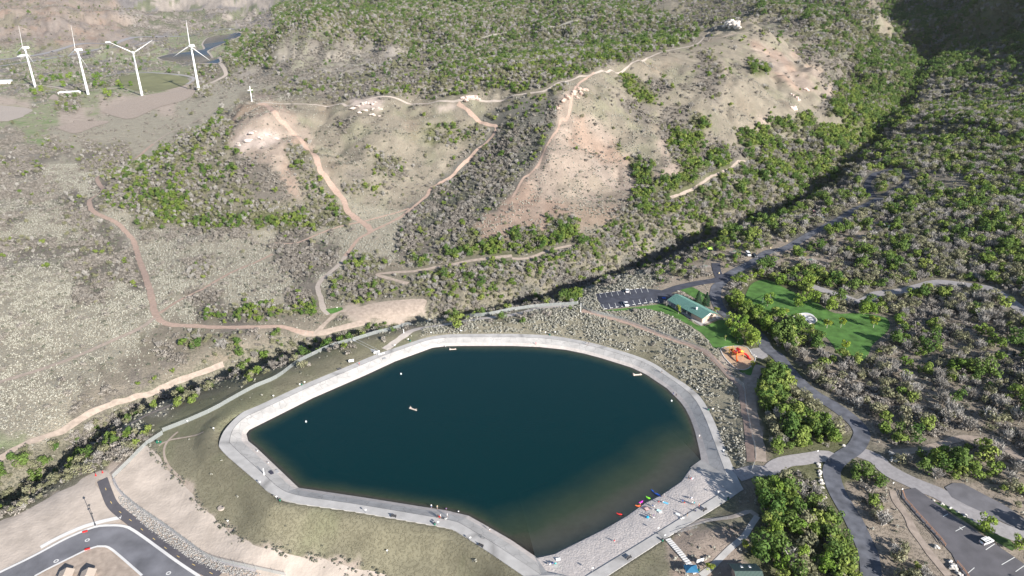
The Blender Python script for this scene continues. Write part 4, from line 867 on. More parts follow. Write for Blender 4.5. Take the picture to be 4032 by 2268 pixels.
for sgn in (0, 1):
    y0 = ov if sgn == 0 else -Wb - ov; ym = -Wb / 2; zr = Hb + 2.35; ze = Hb - .05
    rf.add([(-ov, y0, ze), (Lb + ov, y0, ze), (Lb + ov, ym, zr), (-ov, ym, zr), (-ov, y0, ze - .18), (Lb + ov, y0, ze - .18), (Lb + ov, ym, zr - .18), (-ov, ym, zr - .18)], [(0, 1, 2, 3), (7, 6, 5, 4), (0, 4, 5, 1), (0, 3, 7, 4), (1, 5, 6, 2)])
rfo = rf.build('roof', ROOF, r); bm = bmesh.new(); bm.from_mesh(rfo.data); bmesh.ops.recalc_face_normals(bm, faces=bm.faces); bm.to_mesh(rfo.data); bm.free()
sm = MB()
for i in range(44):
    x_ = -ov + .3 + i * (Lb + 2 * ov - .6) / 43
    for y0 in (ov, -Wb - ov): sm.tube((x_, y0, Hb), (x_, -Wb / 2, Hb + 2.39), .035, n=4, cap=False)
sm.build('roof_seam', ROOF, rfo)
vt = MB().lathe((7.0, -2.4, Hb + 1.2), [(.45, 0), (.45, .9), (.62, .95), (.62, 1.15), (.1, 1.45)], 12); vt.build('vent', W_, rfo)
for i in range(4):
    for y_ in (-.4, -Wb + .4):
        x_ = 11.6 + i * 4.3; MB().box((x_, y_, .6), (.7, .7, 1.2)).box((x_, y_, Hb / 2 + .5), (.28, .28, Hb - 1.1)).build('column', TRM, r)
MB().box((-.06, -1.2, 1.1), (.1, 1.0, 2.2)).build('door', DOOR, r); MB().box((-.06, -8.2, 1.1), (.1, 1.0, 2.2)).build('door', DOOR, r)
MB().box((-.12, -4.8, 2.7), (.12, .4, .25)).build('wall_lamp', GRY, r)
def table_set(loc, rz, lab, grp=None, mt=GRN):
    t = empty('picnic_table', loc, rz); tag(t, lab, 'picnic table', grp)
    MB().box((0, 0, .75), (2.2, .75, .06)).build('table_top', mt, t)
    for s_ in (-1, 1): MB().box((0, s_ * .75, .45), (2.2, .28, .05)).build('bench_seat', mt, t); MB().box((s_ * .8, 0, .37), (.08, 1.4, .08)).box((s_ * .8, 0, .36), (.08, .1, .74)).build('leg_frame', GRY, t)
mw = r.matrix_basis if False else Matrix.Translation(r.location) @ Matrix.Rotation(r.rotation_euler.z, 4, 'Z')
for i, (x_, y_) in enumerate([(11, -3.4), (14.5, -3.4), (18, -3.4), (22, -3.4)]):
    q = mw @ Vector((x_, y_, .25)); table_set(q, r.rotation_euler.z, 'dark green picnic table in the shade of the open pavilion', 'picnic tables under the pavilion')
for i, (x_, y_) in enumerate([(9.6, .4), (20.4, .4)]):
    q = mw @ Vector((x_, y_, .2)); 
# lower restroom building
r = empty('restroom_building', (68, 150.2, gz(72, 155))); tag(r, 'small green roofed restroom building with four skylights at the bottom edge', 'building'); zb2 = gz(72, 155); hR = 9.2 - zb2
MB().box((3.9, 4.8, 1.5), (7.2, 8.2, 3.2)).build('wall', BRK, r)
rf = MB(); rf.prism([(-.2, 0), (-.2, .15), (8.3, .15), (8.3, 0)], 0, .1)
rf = MB()
for (ya, za, yb, zb_) in ((-.6, 3.1, 4.9, 5.2), (4.9, 5.2, 9.9, 3.1)): rf.add([(-.5, ya, za), (7.9, ya, za), (7.9, yb, zb_), (-.5, yb, zb_), (-.5, ya, za - .15), (7.9, ya, za - .15), (7.9, yb, zb_ - .15), (-.5, yb, zb_ - .15)], [(0, 1, 2, 3), (7, 6, 5, 4), (0, 4, 5, 1), (3, 2, 6, 7), (0, 3, 7, 4), (1, 5, 6, 2)])
rfo = rf.build('roof', ROOF2, r); bm = bmesh.new(); bm.from_mesh(rfo.data); bmesh.ops.recalc_face_normals(bm, faces=bm.faces); bm.to_mesh(rfo.data); bm.free(); sm = MB()
for i in range(22):
    x_ = -.5 + i * .4; sm.tube((x_, -.6, 3.16), (x_, 4.9, 5.26), .05, n=4, cap=False); sm.tube((x_, 4.9, 5.26), (x_, 9.9, 3.16), .05, n=4, cap=False)
sm.build('roof_seam', mat('seam grey green', (.16, .21, .19)), rfo)
for x_, y_ in ((2.6, 7.6), (5.1, 7.6), (2.9, 2.6), (5.3, 2.6)):
    z_ = 5.2 - abs(y_ - 4.9) * .42; o = MB().box((0, 0, .12), (.65, 1.1, .14)).build('skylight', mat('white skylight', (.85, .85, .85), rough=.25), rfo); o.location = (x_, y_, z_); o.rotation_euler = ((.4 if y_ < 4.9 else -.4), 0, 0)
# blue canopy at the bottom edge
p = at_px((2718, 2262)); r = empty('shade_canopy', p); tag(r, 'blue peaked shade canopy cut by the bottom edge beside the steps', 'canopy')
MB().add([(-2, -1.6, 2.4), (2, -1.6, 2.4), (2, 1.6, 2.4), (-2, 1.6, 2.4), (0, 0, 3.3)], [(0, 1, 4), (1, 2, 4), (2, 3, 4), (3, 0, 4)]).build('fabric', mat('blue fabric', (.03, .14, .26)), r)
for a_, b_ in ((-1.9, -1.5), (1.9, -1.5), (1.9, 1.5), (-1.9, 1.5)): MB().tube((a_, b_, 0), (a_, b_, 2.4), .05).build('pole', GRY, r)
# valley sheds
for pt, dm_, lab, cc in (((30,842), (34, 16, 5), 'low grey roofed shed at the left edge of the valley', (.5, .52, .53)), ((700,945), (36, 5, 3), 'long low white roofed shed below the turbines', (.8, .8, .8))):
    q = hp(1, [pt])[0]; r = empty('shed', (q[0], q[1], gz(*q)), .05 if dm_[1] > 20 else .48); tag(r, lab, 'shed'); MB().box((0, 0, dm_[2] / 2), dm_).build('wall', TRM, r)
    h = dm_[2]; MB().prism([(-dm_[0] / 2 - 1, h), (dm_[0] / 2 + 1, h), (dm_[0] / 2 - 2, h + 2), (-dm_[0] / 2 + 2, h + 2)], -dm_[1] / 2 - 1, dm_[1] / 2 + 1).build('roof', mat('roof tone %.2f' % cc[0], cc), r)
# vehicles ---------------------------------------------------------------------------------
def car(loc, rz, kind, paint, lab, grp=None, L=4.7, s=1.0):
    r = empty('parked_car' if kind != 'truck' else 'truck', loc, rz); r.scale = (s, s, s); tag(r, lab, 'car' if kind in ('suv', 'sedan') else kind, grp)
    W2 = .92
    body = {'suv': [(-2.3, .35), (2.3, .35), (2.35, .75), (2.2, .98), (1.2, 1.08), (-2.2, 1.1), (-2.35, .7)], 'sedan': [(-2.3, .33), (2.3, .33), (2.35, .65), (2.1, .85), (1.1, .97), (-1.5, .98), (-2.25, .9), (-2.35, .6)],
            'pickup': [(-2.8, .45), (2.7, .45), (2.75, .9), (2.6, 1.12), (1.3, 1.2), (-2.75, 1.2), (-2.8, .7)], 'van': [(-2.8, .4), (2.6, .4), (2.7, .9), (2.2, 1.2), (1.6, 1.3), (-2.8, 1.3)], 'truck': [(4.2, .6), (8, .6), (8, 2.2), (4.2, 2.2)]}[kind]
    cab = {'suv': [(-2.15, 1.1), (1.15, 1.08), (.45, 1.68), (-1.95, 1.72)], 'sedan': [(-1.45, .98), (1.05, .97), (.3, 1.42), (-.95, 1.44)], 'pickup': [(-.7, 1.2), (1.3, 1.2), (.6, 1.85), (-.6, 1.88)], 'van': [(-2.7, 1.3), (1.6, 1.3), (.9, 2.1), (-2.7, 2.15)], 'truck': [(4.3, 2.2), (7.9, 2.2), (7.2, 3.2), (4.3, 3.3)]}[kind]
    k = 1.15 if kind in ('pickup', 'van') else (1.35 if kind == 'truck' else 1)
    MB().prism(body, -W2 * k, W2 * k).build('body', paint, r, bevel=.06)
    MB().prism([(a, b) for a, b in cab], -W2 * k * .9, W2 * k * .9).build('cabin_glass', GLS, r)
    tp = [q for q in cab if q[1] > min(c[1] for c in cab) + .3]; xa, xb = min(q[0] for q in tp), max(q[0] for q in tp); zt = max(q[1] for q in tp)
    MB().box(((xa + xb) / 2, 0, zt + .01), (xb - xa + .1, W2 * k * 1.78, .07)).build('roof', paint, r)
    if kind == 'pickup': MB().box((-1.75, 0, 1.21), (1.9, 1.7, .03)).build('cargo_bed', DRK, r)
    if kind == 'suv':
        MB().box((-.8, .45, 1.78), (1.7, .06, .06)).box((-.8, -.45, 1.78), (1.7, .06, .06)).build('roof_rail', DRK, r)
    if kind == 'truck': MB().box((-2.6, 0, 2.4), (13, 2.6, 2.9)).build('trailer', W_, r)
    xs_ = {'truck': (6.9, 4.6, -5, -7), 'pickup': (1.75, -1.8), 'van': (1.7, -1.8)}.get(kind, (1.45, -1.45))
    for x_ in xs_:
        for y_ in (-1, 1):
            wh = empty('wheel', (x_, y_ * W2 * k * .93, .36)); wh.parent = r
            MB().tube((0, -.12, 0), (0, .12, 0), .36, n=14).build('tyre', TYR, wh); MB().tube((0, -.13, 0), (0, .13, 0), .2, n=10).build('rim', GRY, wh)
    fx = max(q[0] for q in body); bx_ = min(q[0] for q in body)
    for y_ in (-1, 1):
        MB().box((fx - .03, y_ * W2 * k * .7, body[2][1] + .02), (.12, .36, .16)).build('headlight', mat('lamp glass', (.8, .8, .78), rough=.2), r); MB().box((bx_ + .03, y_ * W2 * k * .75, .82), (.1, .28, .2)).build('tail_light', RED, r)
    return r
PW = mat('white car paint', (.8, .8, .8), rough=.3, spec=.5); PK = mat('dark car paint', (.03, .035, .045), rough=.25, spec=.5); PB = mat('blue grey car paint', (.09, .13, .17), rough=.3); PS = mat('silver car paint', (.45, .48, .5), rough=.3)
def carpx(a, b, kind, paint, lab, grp=None, s=1.0):      # a = rear pixel, b = front pixel
    A, B = hitp([a, b]); x, y = (A[0] + B[0]) / 2, (A[1] + B[1]) / 2; return car((x, y, gz(x, y) + .2), math.atan2(B[1] - A[1], B[0] - A[0]), kind, paint, lab, grp, s=s)
carpx((3866,2146),(3897,2130), 'suv', PW, 'white SUV parked alone in the big lower parking lot')
carpx((2461,1197),(2467,1208), 'pickup', PW, 'white pickup truck parked in the lower row of the small lot')
carpx((2470,1157),(2468,1141), 'sedan', PW, 'white sedan parked in the upper row of the small lot')
carpx((2940,1000),(2951,1013), 'van', PW, 'long white van at a campsite beside the campground road')
carpx((2965,1007),(2976,1016), 'suv', PK, 'black car parked right beside the white campsite van')
carpx((3214,843),(3226,855), 'pickup', PW, 'white pickup at the upper campsite behind a dark car')
carpx((3233,861),(3245,871), 'suv', PB, 'dark blue car parked in front of the white campsite pickup')
carpx((3342,893),(3355,905), 'suv', PS, 'silver car at the campsite right of the campground road')
carpx((3203,835),(3206,840), 'sedan', mat('red white paint', (.7, .35, .3), rough=.4), 'white and red camper behind the upper campsite pickup')
hw = [((525,527),(560,522),'sedan',PK,'black car on the highway left of the second turbine blade'),((895,471),(920,468),'sedan',PK,'small dark car on the highway between the second and third turbines'),((1578,383),(1600,381),'sedan',PK,'dark car on the highway above the long pond'),((1672,374),(1690,372),'suv',PK,'black vehicle on the highway near the fourth turbine'),((2200,309),(2220,307),'sedan',PK,'dark car furthest right but one on the highway'),((2050,328),(2066,326),'sedan',PK,'dark car on the highway just right of the fourth turbine'),((2313,299),(2330,297),'sedan',PW,'white car at the far right of the highway')]
for a, b_, kd, pt, lab in hw:
    A, B = hp(1, [a, b_]); car((A[0], A[1], gz(*A) + .7), math.atan2(B[1] - A[1], B[0] - A[0]), kd, pt, lab, 'cars on the highway', s=1.5)
for a, b_, lab in (((1095,437),(1150,430),'white lorry with a long trailer behind the third turbine blade'), ((225,575),(180,580),'white lorry with a long trailer behind the leftmost turbine')):
    A, B = hp(1, [a, b_]); car((A[0], A[1], gz(*A) + .7), math.atan2(B[1] - A[1], B[0] - A[0]), 'truck', W_, lab, 'lorries on the highway', s=1.5)
# wheel stops
stp = MB().box((0, 0, .09), (1.9, .2, .18), taper=.85); STm = mesh('wheel_stop', stp.v, stp.f); STm.materials.append(M_curb)
up = hitp([(2345 + i * 23.4, 1159 - i * 3.0) for i in range(9)]); lo_ = hitp([(2385 + i * 22.2, 1217 - i * 3.3) for i in range(10)])
for row, lab in ((up, 'pale concrete wheel stop in the upper row of the small lot'), (lo_, 'pale concrete wheel stop in the lower row of the small lot')):
    for i, q in enumerate(row):
        o = bpy.data.objects.new('wheel_stop', STm); COL.objects.link(o); n2 = row[min(i + 1, len(row) - 1)]; n1_ = row[max(i - 1, 0)]
        o.location = (q[0], q[1], gz(*q) + .2); o.rotation_euler = (0, 0, math.atan2(n2[1] - n1_[1], n2[0] - n1_[0])); tag(o, lab, 'wheel stop', lab + 's')
# playground -------------------------------------------------------------------------------
p = at_px((2016 + 2270 * .3913, 1134 + 690 * .3913)); r = empty('play_structure', (p[0], p[1], p[2] + .1), .4); r.scale = (1.25,) * 3; tag(r, 'red and yellow climbing structure with slides on the wood chip playground', 'playground')
for k, (x_, y_) in enumerate([(-1.6, -1.2), (-1.6, 1.2), (1.6, -1.2), (1.6, 1.2), (0, 3.2), (-1.6, 3.2)]): MB().tube((x_, y_, 0), (x_, y_, 3.2), .09).build('post', YEL, r)
MB().box((0, 0, 1.3), (3.3, 2.5, .12)).build('deck', RED, r); MB().box((-.8, 2.3, 1.7), (1.7, 1.9, .12)).build('deck', RED, r)
MB().add([(-.9, -.9, 3.0), (.9, -.9, 3.0), (.9, .9, 3.0), (-.9, .9, 3.0), (0, -.9, 3.6), (0, .9, 3.6)], [(0, 4, 5, 3), (1, 2, 5, 4), (0, 1, 4), (2, 3, 5)]).build('roof', RED, r)
def slide(P, mt, nm='slide'):
    b = MB()
    for q, w2 in zip(P[:-1], P[1:]): b.tube(q, w2, .38, n=8, cap=False)
    b.build(nm, mt, r)
slide([(1.6, -.6, 1.4), (2.6, -1.2, 1.1), (2.8, -2.4, .7), (2.4, -3.6, .35), (2.6, -4.4, .3)], RED); slide([(-1.6, -1.2, 1.4), (-2.4, -2.2, .8), (-2.8, -3.2, .3)], ORG); slide([(1.7, 1, 1.4), (3.2, 1.6, .8), (3.8, 1.8, .3)], YEL)
MB().box((0, -1.25, 1.75), (3.2, .06, .8)).box((-1.65, 0, 1.75), (.06, 2.4, .8)).build('panel', ORG, r)
p = at_px((2016 + 2195 * .3913, 1134 + 650 * .3913)); r = empty('swing_climber', (p[0], p[1], p[2] + .1), .3); tag(r, 'separate yellow climbing frame at the upper left of the playground', 'playground')
for x_, y_ in ((-1.2, -1), (-1.2, 1), (1.2, -1), (1.2, 1)): MB().tube((x_ * 1.2, y_ * 1.2, 0), (x_, y_, 2.6), .09).build('leg', YEL, r)
MB().tube((-1.2, -1, 2.6), (1.2, -1, 2.6), .08).tube((-1.2, 1, 2.6), (1.2, 1, 2.6), .08).tube((-1.2, -1, 2.6), (-1.2, 1, 2.6), .08).tube((1.2, -1, 2.6), (1.2, 1, 2.6), .08).build('top_bar', YEL, r)
# soccer goal
A, B = hitp(zm(2780, 1130, .2019, [(1105,300),(1250,215)])); r = empty('soccer_goal', (A[0], A[1], gz(*A) + .1), math.atan2(B[1] - A[1], B[0] - A[0])); tag(r, 'white soccer goal frame on the upper lawn', 'goal'); Lg = math.hypot(B[0] - A[0], B[1] - A[1])
for x_ in (0, Lg): MB().tube((x_, 0, 0), (x_, 0, 2.3), .12).build('goal_post', W_, r); MB().tube((x_, 0, 2.3), (x_, 1.2, 0), .06).build('back_stay', W_, r)
MB().tube((0, 0, 2.3), (Lg, 0, 2.3), .12).build('crossbar', W_, r)
# trellis ring over the plaza
pc = hitp([(2780 + 1930 * .2019, 1130 + 640 * .2019)])[0]; r = empty('ring_trellis', (pc[0], pc[1], gz(*pc) + .2)); tag(r, 'round plaza shelter with radial beams on the big lawn', 'shelter')
R0 = 5.6; b = MB()
for i in range(28):
    a0, a1 = i * 2 * math.pi / 28, (i + 1) * 2 * math.pi / 28; b.tube((R0 * math.cos(a0), R0 * math.sin(a0), .55), (R0 * math.cos(a1), R0 * math.sin(a1), .55), .28, n=4, cap=False)
b.build('rim_wall', TRM, r)
for i in range(9):
    a0 = i * .7; MB().box((R0 * .55 * math.cos(a0), R0 * .55 * math.sin(a0), .45), (3.0, .5, .12), a0).build('bench', mat('dark bench', (.12, .13, .15)), r)
# kayaks and floats -------------------------------------------------------------------------
def kayak(pa, pb, col, lab, W2=.42, grp='paddle craft at the beach', ka='kayak'):
    A, B = at_z(pa[0], pa[1], .1), at_z(pb[0], pb[1], .1); x, y = float(A[0] + B[0]) / 2, float(A[1] + B[1]) / 2; L = math.hypot(float(B[0] - A[0]), float(B[1] - A[1])); rz = math.atan2(float(B[1] - A[1]), float(B[0] - A[0]))
    r = empty(ka, (x, y, .02), rz); tag(r, lab, 'kayak', grp); V = []; Fc = []; n = 13
    for i in range(n):
        t = -1 + 2 * i / (n - 1); wv = W2 * max(.04, (1 - abs(t) ** 2.4)); k = .1 * abs(t) ** 3
        for y_, z_ in ((-wv, .22 + k), (-wv * .7, .0 + k), (0, -.06 + k), (wv * .7, 0 + k), (wv, .22 + k), (wv * .5, .30 + k), (0, .33 + k), (-wv * .5, .30 + k)): V.append((t * L / 2, y_, z_))
    for i in range(n - 1):
        for j in range(8): Fc.append((i * 8 + j, i * 8 + (j + 1) % 8, (i + 1) * 8 + (j + 1) % 8, (i + 1) * 8 + j))
    Fc += [tuple(range(8)), tuple(range((n - 1) * 8, n * 8))[::-1]]
    link('hull', mesh('hull', V, Fc, True), col, r); MB().lathe((-.1 * L, 0, .29), [(L * .13, 0), (L * .13, .08)], 14, 1, .5).build('cockpit', DRK, r)
Z = lambda x, y: (2380 + x * .2019, 1840 + y * .2019)
kayak(Z(235, 900), Z(348, 925), RED, 'red kayak floating alone at the left of the beach'); kayak(Z(600, 748), Z(705, 755), ORG, 'orange red kayak at the waterline beside the magenta one')
kayak(Z(665, 700), Z(752, 660), mat('magenta plastic', (.75, .04, .55)), 'magenta kayak at the waterline'); kayak(Z(808, 575), Z(900, 617), mat('lime plastic', (.25, .8, .05)), 'lime green kayak at the waterline'); kayak(Z(905, 440), Z(1112, 585), mat('blue plastic', (.02, .1, .45)), 'long blue kayak drawn up at the beach edge', .5)
LOG = mat('weathered driftwood', (.55, .46, .40), var=.3, scale=3)
def lograft(pt, lab, s=1.0, rz=-.5):
    x, y = [float(v) for v in at_z(pt[0], pt[1], .1)]; r = empty('driftwood_log', (x, y, 0), rz); r.scale = (s,) * 3; tag(r, lab, 'log'); b = MB(); b.tube((-1.7, 0, .05), (1.6, -.2, .15), .34, .22, 9).build('trunk', LOG, r)
    MB().tube((-1.2, .1, .2), (-1.9, .5, .7), .2, .08).tube((.7, -.1, .2), (1.4, .5, .4), .14, .05).rock((-1.5, 0, .2), (.5, .45, .4), 4).build('root', LOG, r)
lograft((1628, 1611), 'forked pale driftwood log floating in the middle of the lake', 1.1); lograft((1784, 1375), 'brown driftwood log near the far shore', 1.0, 0.1); lograft((2511, 1475), 'long white log floating at the right bank', 1.2, .15)
for pt, lab in (((1579,1473),'small white buoy upper left of the floating log'),((1205,1661),'small white buoy near the left bank'),((2644,1579),'white float beside the right bank where two people walk')):
    x, y = [float(v) for v in at_z(pt[0], pt[1], 0)]; o = MB().lathe((0, 0, -.2), [(.1, 0), (.36, .2), (.38, .45), (.12, .7), (.08, .95)], 12).build('buoy', W_); o.location = (x, y, 0); tag(o, lab, 'buoy')
# signs, bins, benches ----------------------------------------------------------------------
def sign(pt, lab, h=1.7, w2=.55, hh=.5, mt=W_, grp=None):
    x, y, z = at_px(pt); r = empty('sign_post', (x, y, z), math.radians(20)); tag(r, lab, 'sign', grp); MB().tube((0, 0, -.2), (0, 0, h), .05, n=6).build('post', GRY, r); MB().box((0, -.07, h - hh / 2 + .1), (w2, .05, hh)).build('panel', mt, r)
sg = [(zm(1300,1280,.3571,[(715,248)])[0],'white sign at the end of the grey path on the far shore'),(zm(1300,1280,.3571,[(862,183)])[0],'white sign beside a dark bin on the far shore'),(zm(1300,1280,.3571,[(1113,108)])[0],'white double sign at the corner of the far apron'),(zm(1300,1280,.3571,[(1443,88)])[0],'white sign at the sage bank on the far apron'),
 (tl(10,[(180,1112)])[0],'lone white sign on the grass left of the far apron'),(tl(10,[(445,995)])[0],'left one of a pair of white signs on the far grass'),(tl(10,[(493,972)])[0],'right one of a pair of white signs on the far grass'),(tl(11,[(337,472)])[0],'white sign left of a bin below the sage bank'),(tl(11,[(433,467)])[0],'small white sign right of a bin below the sage bank'),(tl(11,[(1163,645)])[0],'white sign beside the dark bush on the sage bank'),(tl(11,[(1860,1050)])[0],'white post sign on the right bank above two walkers'),(tl(11,[(2018,1245)])[0],'white post sign right of the green bin on the right bank'),
 (tl(15,[(2125,215)])[0],'white sign on the right bank near the boat ramp'),(Z(2212,540),'white sign at the upper corner of the beach'),(Z(1045,1248),'white sign in the sand at the middle of the beach walk'),(Z(1175,1390),'white sign at the top of the beach steps'),(tl(15,[(808,1405)])[0],'white sign at the lower end of the beach'),
 (zm(1650,1950,.2747,[(277,432)])[0],'white post sign beside the green bin on the near walk'),(zm(1650,1950,.2747,[(735,655)])[0],'white sign on the near walk below the group of people'),(zm(980,1740,.3571,[(1292,785)])[0],'white sign in the middle of the near walk'),(zm(980,1740,.3571,[(128,475)])[0],'white sign at the outer edge of the left walk'),(zm(980,1740,.3571,[(310,640)])[0],'white sign at the lower left corner of the walk'),
 (tl(9,[(1892,1365)])[0],'white sign at the far left fence path'),(tl(9,[(2155,1440)])[0],'white sign at the left tip of the apron'),(tl(14,[(1322,1225)])[0],'lone white marker on the brown near embankment'),(tl(13,[(2298,925)])[0],'white stake on the left embankment'),(tl(16,[(495,222)])[0],'white post at the gravel road entrance'),(tl(16,[(1252,545)])[0],'white notice board at the top of the parking footpath'),(tl(16,[(1342,608)])[0],'white notice board at the head of the wooden rail fence'),(tl(10,[(818,218)])[0],'white sign on the green patch by the creek trail')]
for pt, lab in sg: sign(pt, lab)
sign(zm(1300,1280,.3571,[(235,418)])[0], 'large white notice board on the far grass', 1.9, 2.4, 1.3); sign((2560 + 965 * .2019, 2060 + 800 * .2019), 'large white information board near the lower steps', 2.2, 2.6, 1.3)
for pt, h, lab in ((zm(980,1740,.3571,[(168,358)])[0], 2.8, 'tall white life ring post on the left apron'), (zm(1300,1280,.3571,[(812,88)])[0], 2.4, 'white marker post on the far dirt path'), (tl(11,[(690,240)])[0], 5.5, 'tall white pole at the fence corner by the small parking lot')):
    x, y, z = at_px(pt); r = empty('marker_post', (x, y, z)); tag(r, lab, 'post'); MB().tube((0, 0, 0), (0, 0, h), .16, .13, 8).build('shaft', W_, r); MB().lathe((0, 0, 0), [(.4, 0), (.4, .15)], 10).build('base', W_, r)
def bin_(pt, lab):
    x, y, z = at_px(pt); r = empty('trash_bin', (x, y, z)); tag(r, lab, 'trash bin', 'green trash bins round the lake'); MB().lathe((0, 0, 0), [(.30, 0), (.36, .5), (.36, .95)], 12).build('barrel', GRN, r); MB().lathe((0, 0, .95), [(.38, 0), (.38, .08), (.2, .25)], 12).build('lid', DRK, r)
for pt, lab in ((zm(1300,1280,.3571,[(883,180)])[0],'dark bin beside a white sign on the far shore'),(tl(10,[(462,980)])[0],'green bin between paired signs on the far grass'),(tl(11,[(380,478)])[0],'green bin below the sage bank'),(tl(11,[(1975,1230)])[0],'green bin on the right bank walk'),(Z(2405,648),'dark green bin at the upper end of the beach walk'),(Z(1130,1440),'green bin at the top of the beach steps'),(zm(1650,1950,.2747,[(225,425)])[0],'green bin on the near walk'),(zm(980,1740,.3571,[(343,650)])[0],'green bin at the lower left corner of the walk'),(tl(15,[(1880,1395)])[0],'dark bin at the foot of the steps')): bin_(pt, lab)
def bench(pt, rz, lab):
    x, y, z = at_px(pt); r = empty('park_bench', (x, y, z), rz); tag(r, lab, 'bench', 'dark benches on the lake walk'); MB().box((0, 0, .45), (1.9, .5, .06)).build('seat', DRK, r); MB().box((0, .27, .75), (1.9, .06, .5)).build('backrest', DRK, r)
    for x_ in (-.8, .8): MB().box((x_, 0, .22), (.07, .45, .44)).build('leg', DRK, r)
bench(Z(1960,845), .62, 'dark bench at the upper end of the beach walk'); bench(tl(15, [(1180,1275)])[0], .62, 'dark bench at the lower end of the beach walk'); bench(tl(14, [(1385,858)])[0], -.12, 'dark bench on the near walk left of the people'); bench(zm(1650,1950,.2747,[(885,750)])[0], -.55, 'dark bench on the near walk where it bends down')
bench(tl(10, [(840,825)])[0], .45, 'dark bench on the grass edge of the far walk')
for pt, sz, lab in ((zm(980,1740,.3571,[(243,342)])[0],(2.3,1.6),'square dark steel hatch on the left apron'),(zm(980,1740,.3571,[(310,329)])[0],(2.2,1.2),'pale grey grate below the dark hatch'),(zm(1300,1280,.3571,[(592,368)])[0],(1.6,2.6),'grey grate on the apron below the inlet sill')):
    x, y, z = at_px(pt); q = np.array([x, y]); o = MB().box((0, 0, .06), (sz[0], sz[1], .12)).build('steel_hatch', mat('hatch steel' if 'dark' == lab.split()[1] else 'grate steel', (.05, .05, .07) if lab.startswith('square') else (.38, .38, .38))); o.location = (x, y, z + .1); tag(o, lab, 'hatch')
    rzz = .5 if 'inlet' in lab else -.9; o.rotation_euler = (0, 0, rzz)
# street things ------------------------------------------------------------------------------
q = hp(13, [(960,940)])[0]; r = empty('street_lamp', (q[0], q[1], gz(*q))); tag(r, 'tall dark street lamp standing behind the street bend', 'street lamp')
MB().tube((0, 0, 0), (0, 0, 9), .13, .08, 8).build('pole', DRK, r); MB().lathe((0, 0, 0), [(.35, 0), (.3, .5), (.15, .9)], 10).build('base', DRK, r); MB().lathe((0, 0, 5.3), [(.15, 0), (.4, .15), (.4, .3), (.1, .5)], 10).build('collar', DRK, r); MB().lathe((0, 0, 9), [(.12, 0), (.38, .2), (.42, .5), (.1, .8)], 10).build('lantern', DRK, r); MB().lathe((0, 0, -.05), [(.6, 0), (.6, .2)], 14).build('footing', M_curb, r)
for i, (pt, lab) in enumerate([((858,1010),'red painted inlet box on the outer curb of the street bend'),((882,1187),'red painted inlet box on the inner curb of the street bend')]):
    q = hp(13, [pt])[0]; o = MB().box((0, 0, .25), (1.6, .65, .35)).build('curb_inlet', RED, bevel=.04); o.location = (q[0], q[1], gz(*q) + .2); o.rotation_euler = (0, 0, .42); tag(o, lab, 'curb inlet', 'red curb inlets')
for pt, lab in (((880,1093),'manhole ring in the middle of the street bend'),((567,1303),'manhole ring in the street nearer the left edge'),((1697,1425),'manhole ring at the bottom edge of the street')):
    q = hp(13, [pt])[0]; V = []; n = 24
    for k in range(n):
        a = 2 * math.pi * k / n; V += [(.4 * math.cos(a), .4 * math.sin(a), 0), (.82 * math.cos(a), .82 * math.sin(a), 0)]
    o = link('manhole', mesh('manhole', V, [(2 * k, 2 * k + 1, (2 * k + 3) % (2 * n), (2 * k + 2) % (2 * n)) for k in range(n)]), M_curb); o.location = (q[0], q[1], gz(*q) + .24); tag(o, lab, 'manhole', 'manhole rings in the street')
for pt, lab in (((966,440),'left red and black traffic marker on the dirt above the bike path'),((1033,410),'right red and black traffic marker on the dirt above the bike path')):
    q = hp(13, [pt])[0]; r = empty('traffic_marker', (q[0], q[1], gz(*q))); tag(r, lab, 'traffic marker', 'traffic markers'); MB().lathe((0, 0, 0), [(.4, 0), (.4, .12), (.16, .16), (.1, 1.1)], 10).build('cone', RED, r); MB().box((0, 0, 1.25), (.5, .08, .35)).build('plate', DRK, r)
for pt, lab in (((1600,108),'green utility box at the foot of the lower left fence'),):
    x, y = hp(13, [pt])[0]; r = empty('utility_box', (x, y, gz(x, y))); tag(r, lab, 'utility box'); MB().box((-.6, 0, .5), (.8, .8, 1.0), taper=.9).build('cabinet', GRN, r); MB().box((.7, 0, .4), (.7, .6, .8), taper=.9).build('cabinet', GRN, r)
q = hp(13, [(2228,765)])[0]; r = empty('manhole_riser', (q[0], q[1], gz(*q))); tag(r, 'round pale concrete well cover with dark hatch on the embankment', 'well cover'); MB().lathe((0, 0, -.2), [(1.35, 0), (1.35, .5), (1.25, .55)], 20).build('ring', M_pale, r); MB().lathe((.3, .3, .35), [(.35, 0), (.35, .06)], 12).build('hatch', DRK, r)
# unfinished footings at the bottom left
for k, (pt, lab) in enumerate([((700,1449),'left unfinished house roof peak cut by the bottom edge'),((920,1449),'right unfinished house roof peak cut by the bottom edge')]):
    q = hp(13, [pt])[0]; r = empty('house_frame', (q[0], q[1] - 1.2, gz(*q)), .25); tag(r, lab, 'house', 'unfinished houses'); MB().box((0, 0, 1), (3.8, 3.2, 2.2)).build('wall', M_tan, r); MB().prism([(-2.3, 2.1), (2.3, 2.1), (0, 3.3)], -1.8, 1.8).build('roof', mat('pale shingle', (.50, .42, .35)), r)
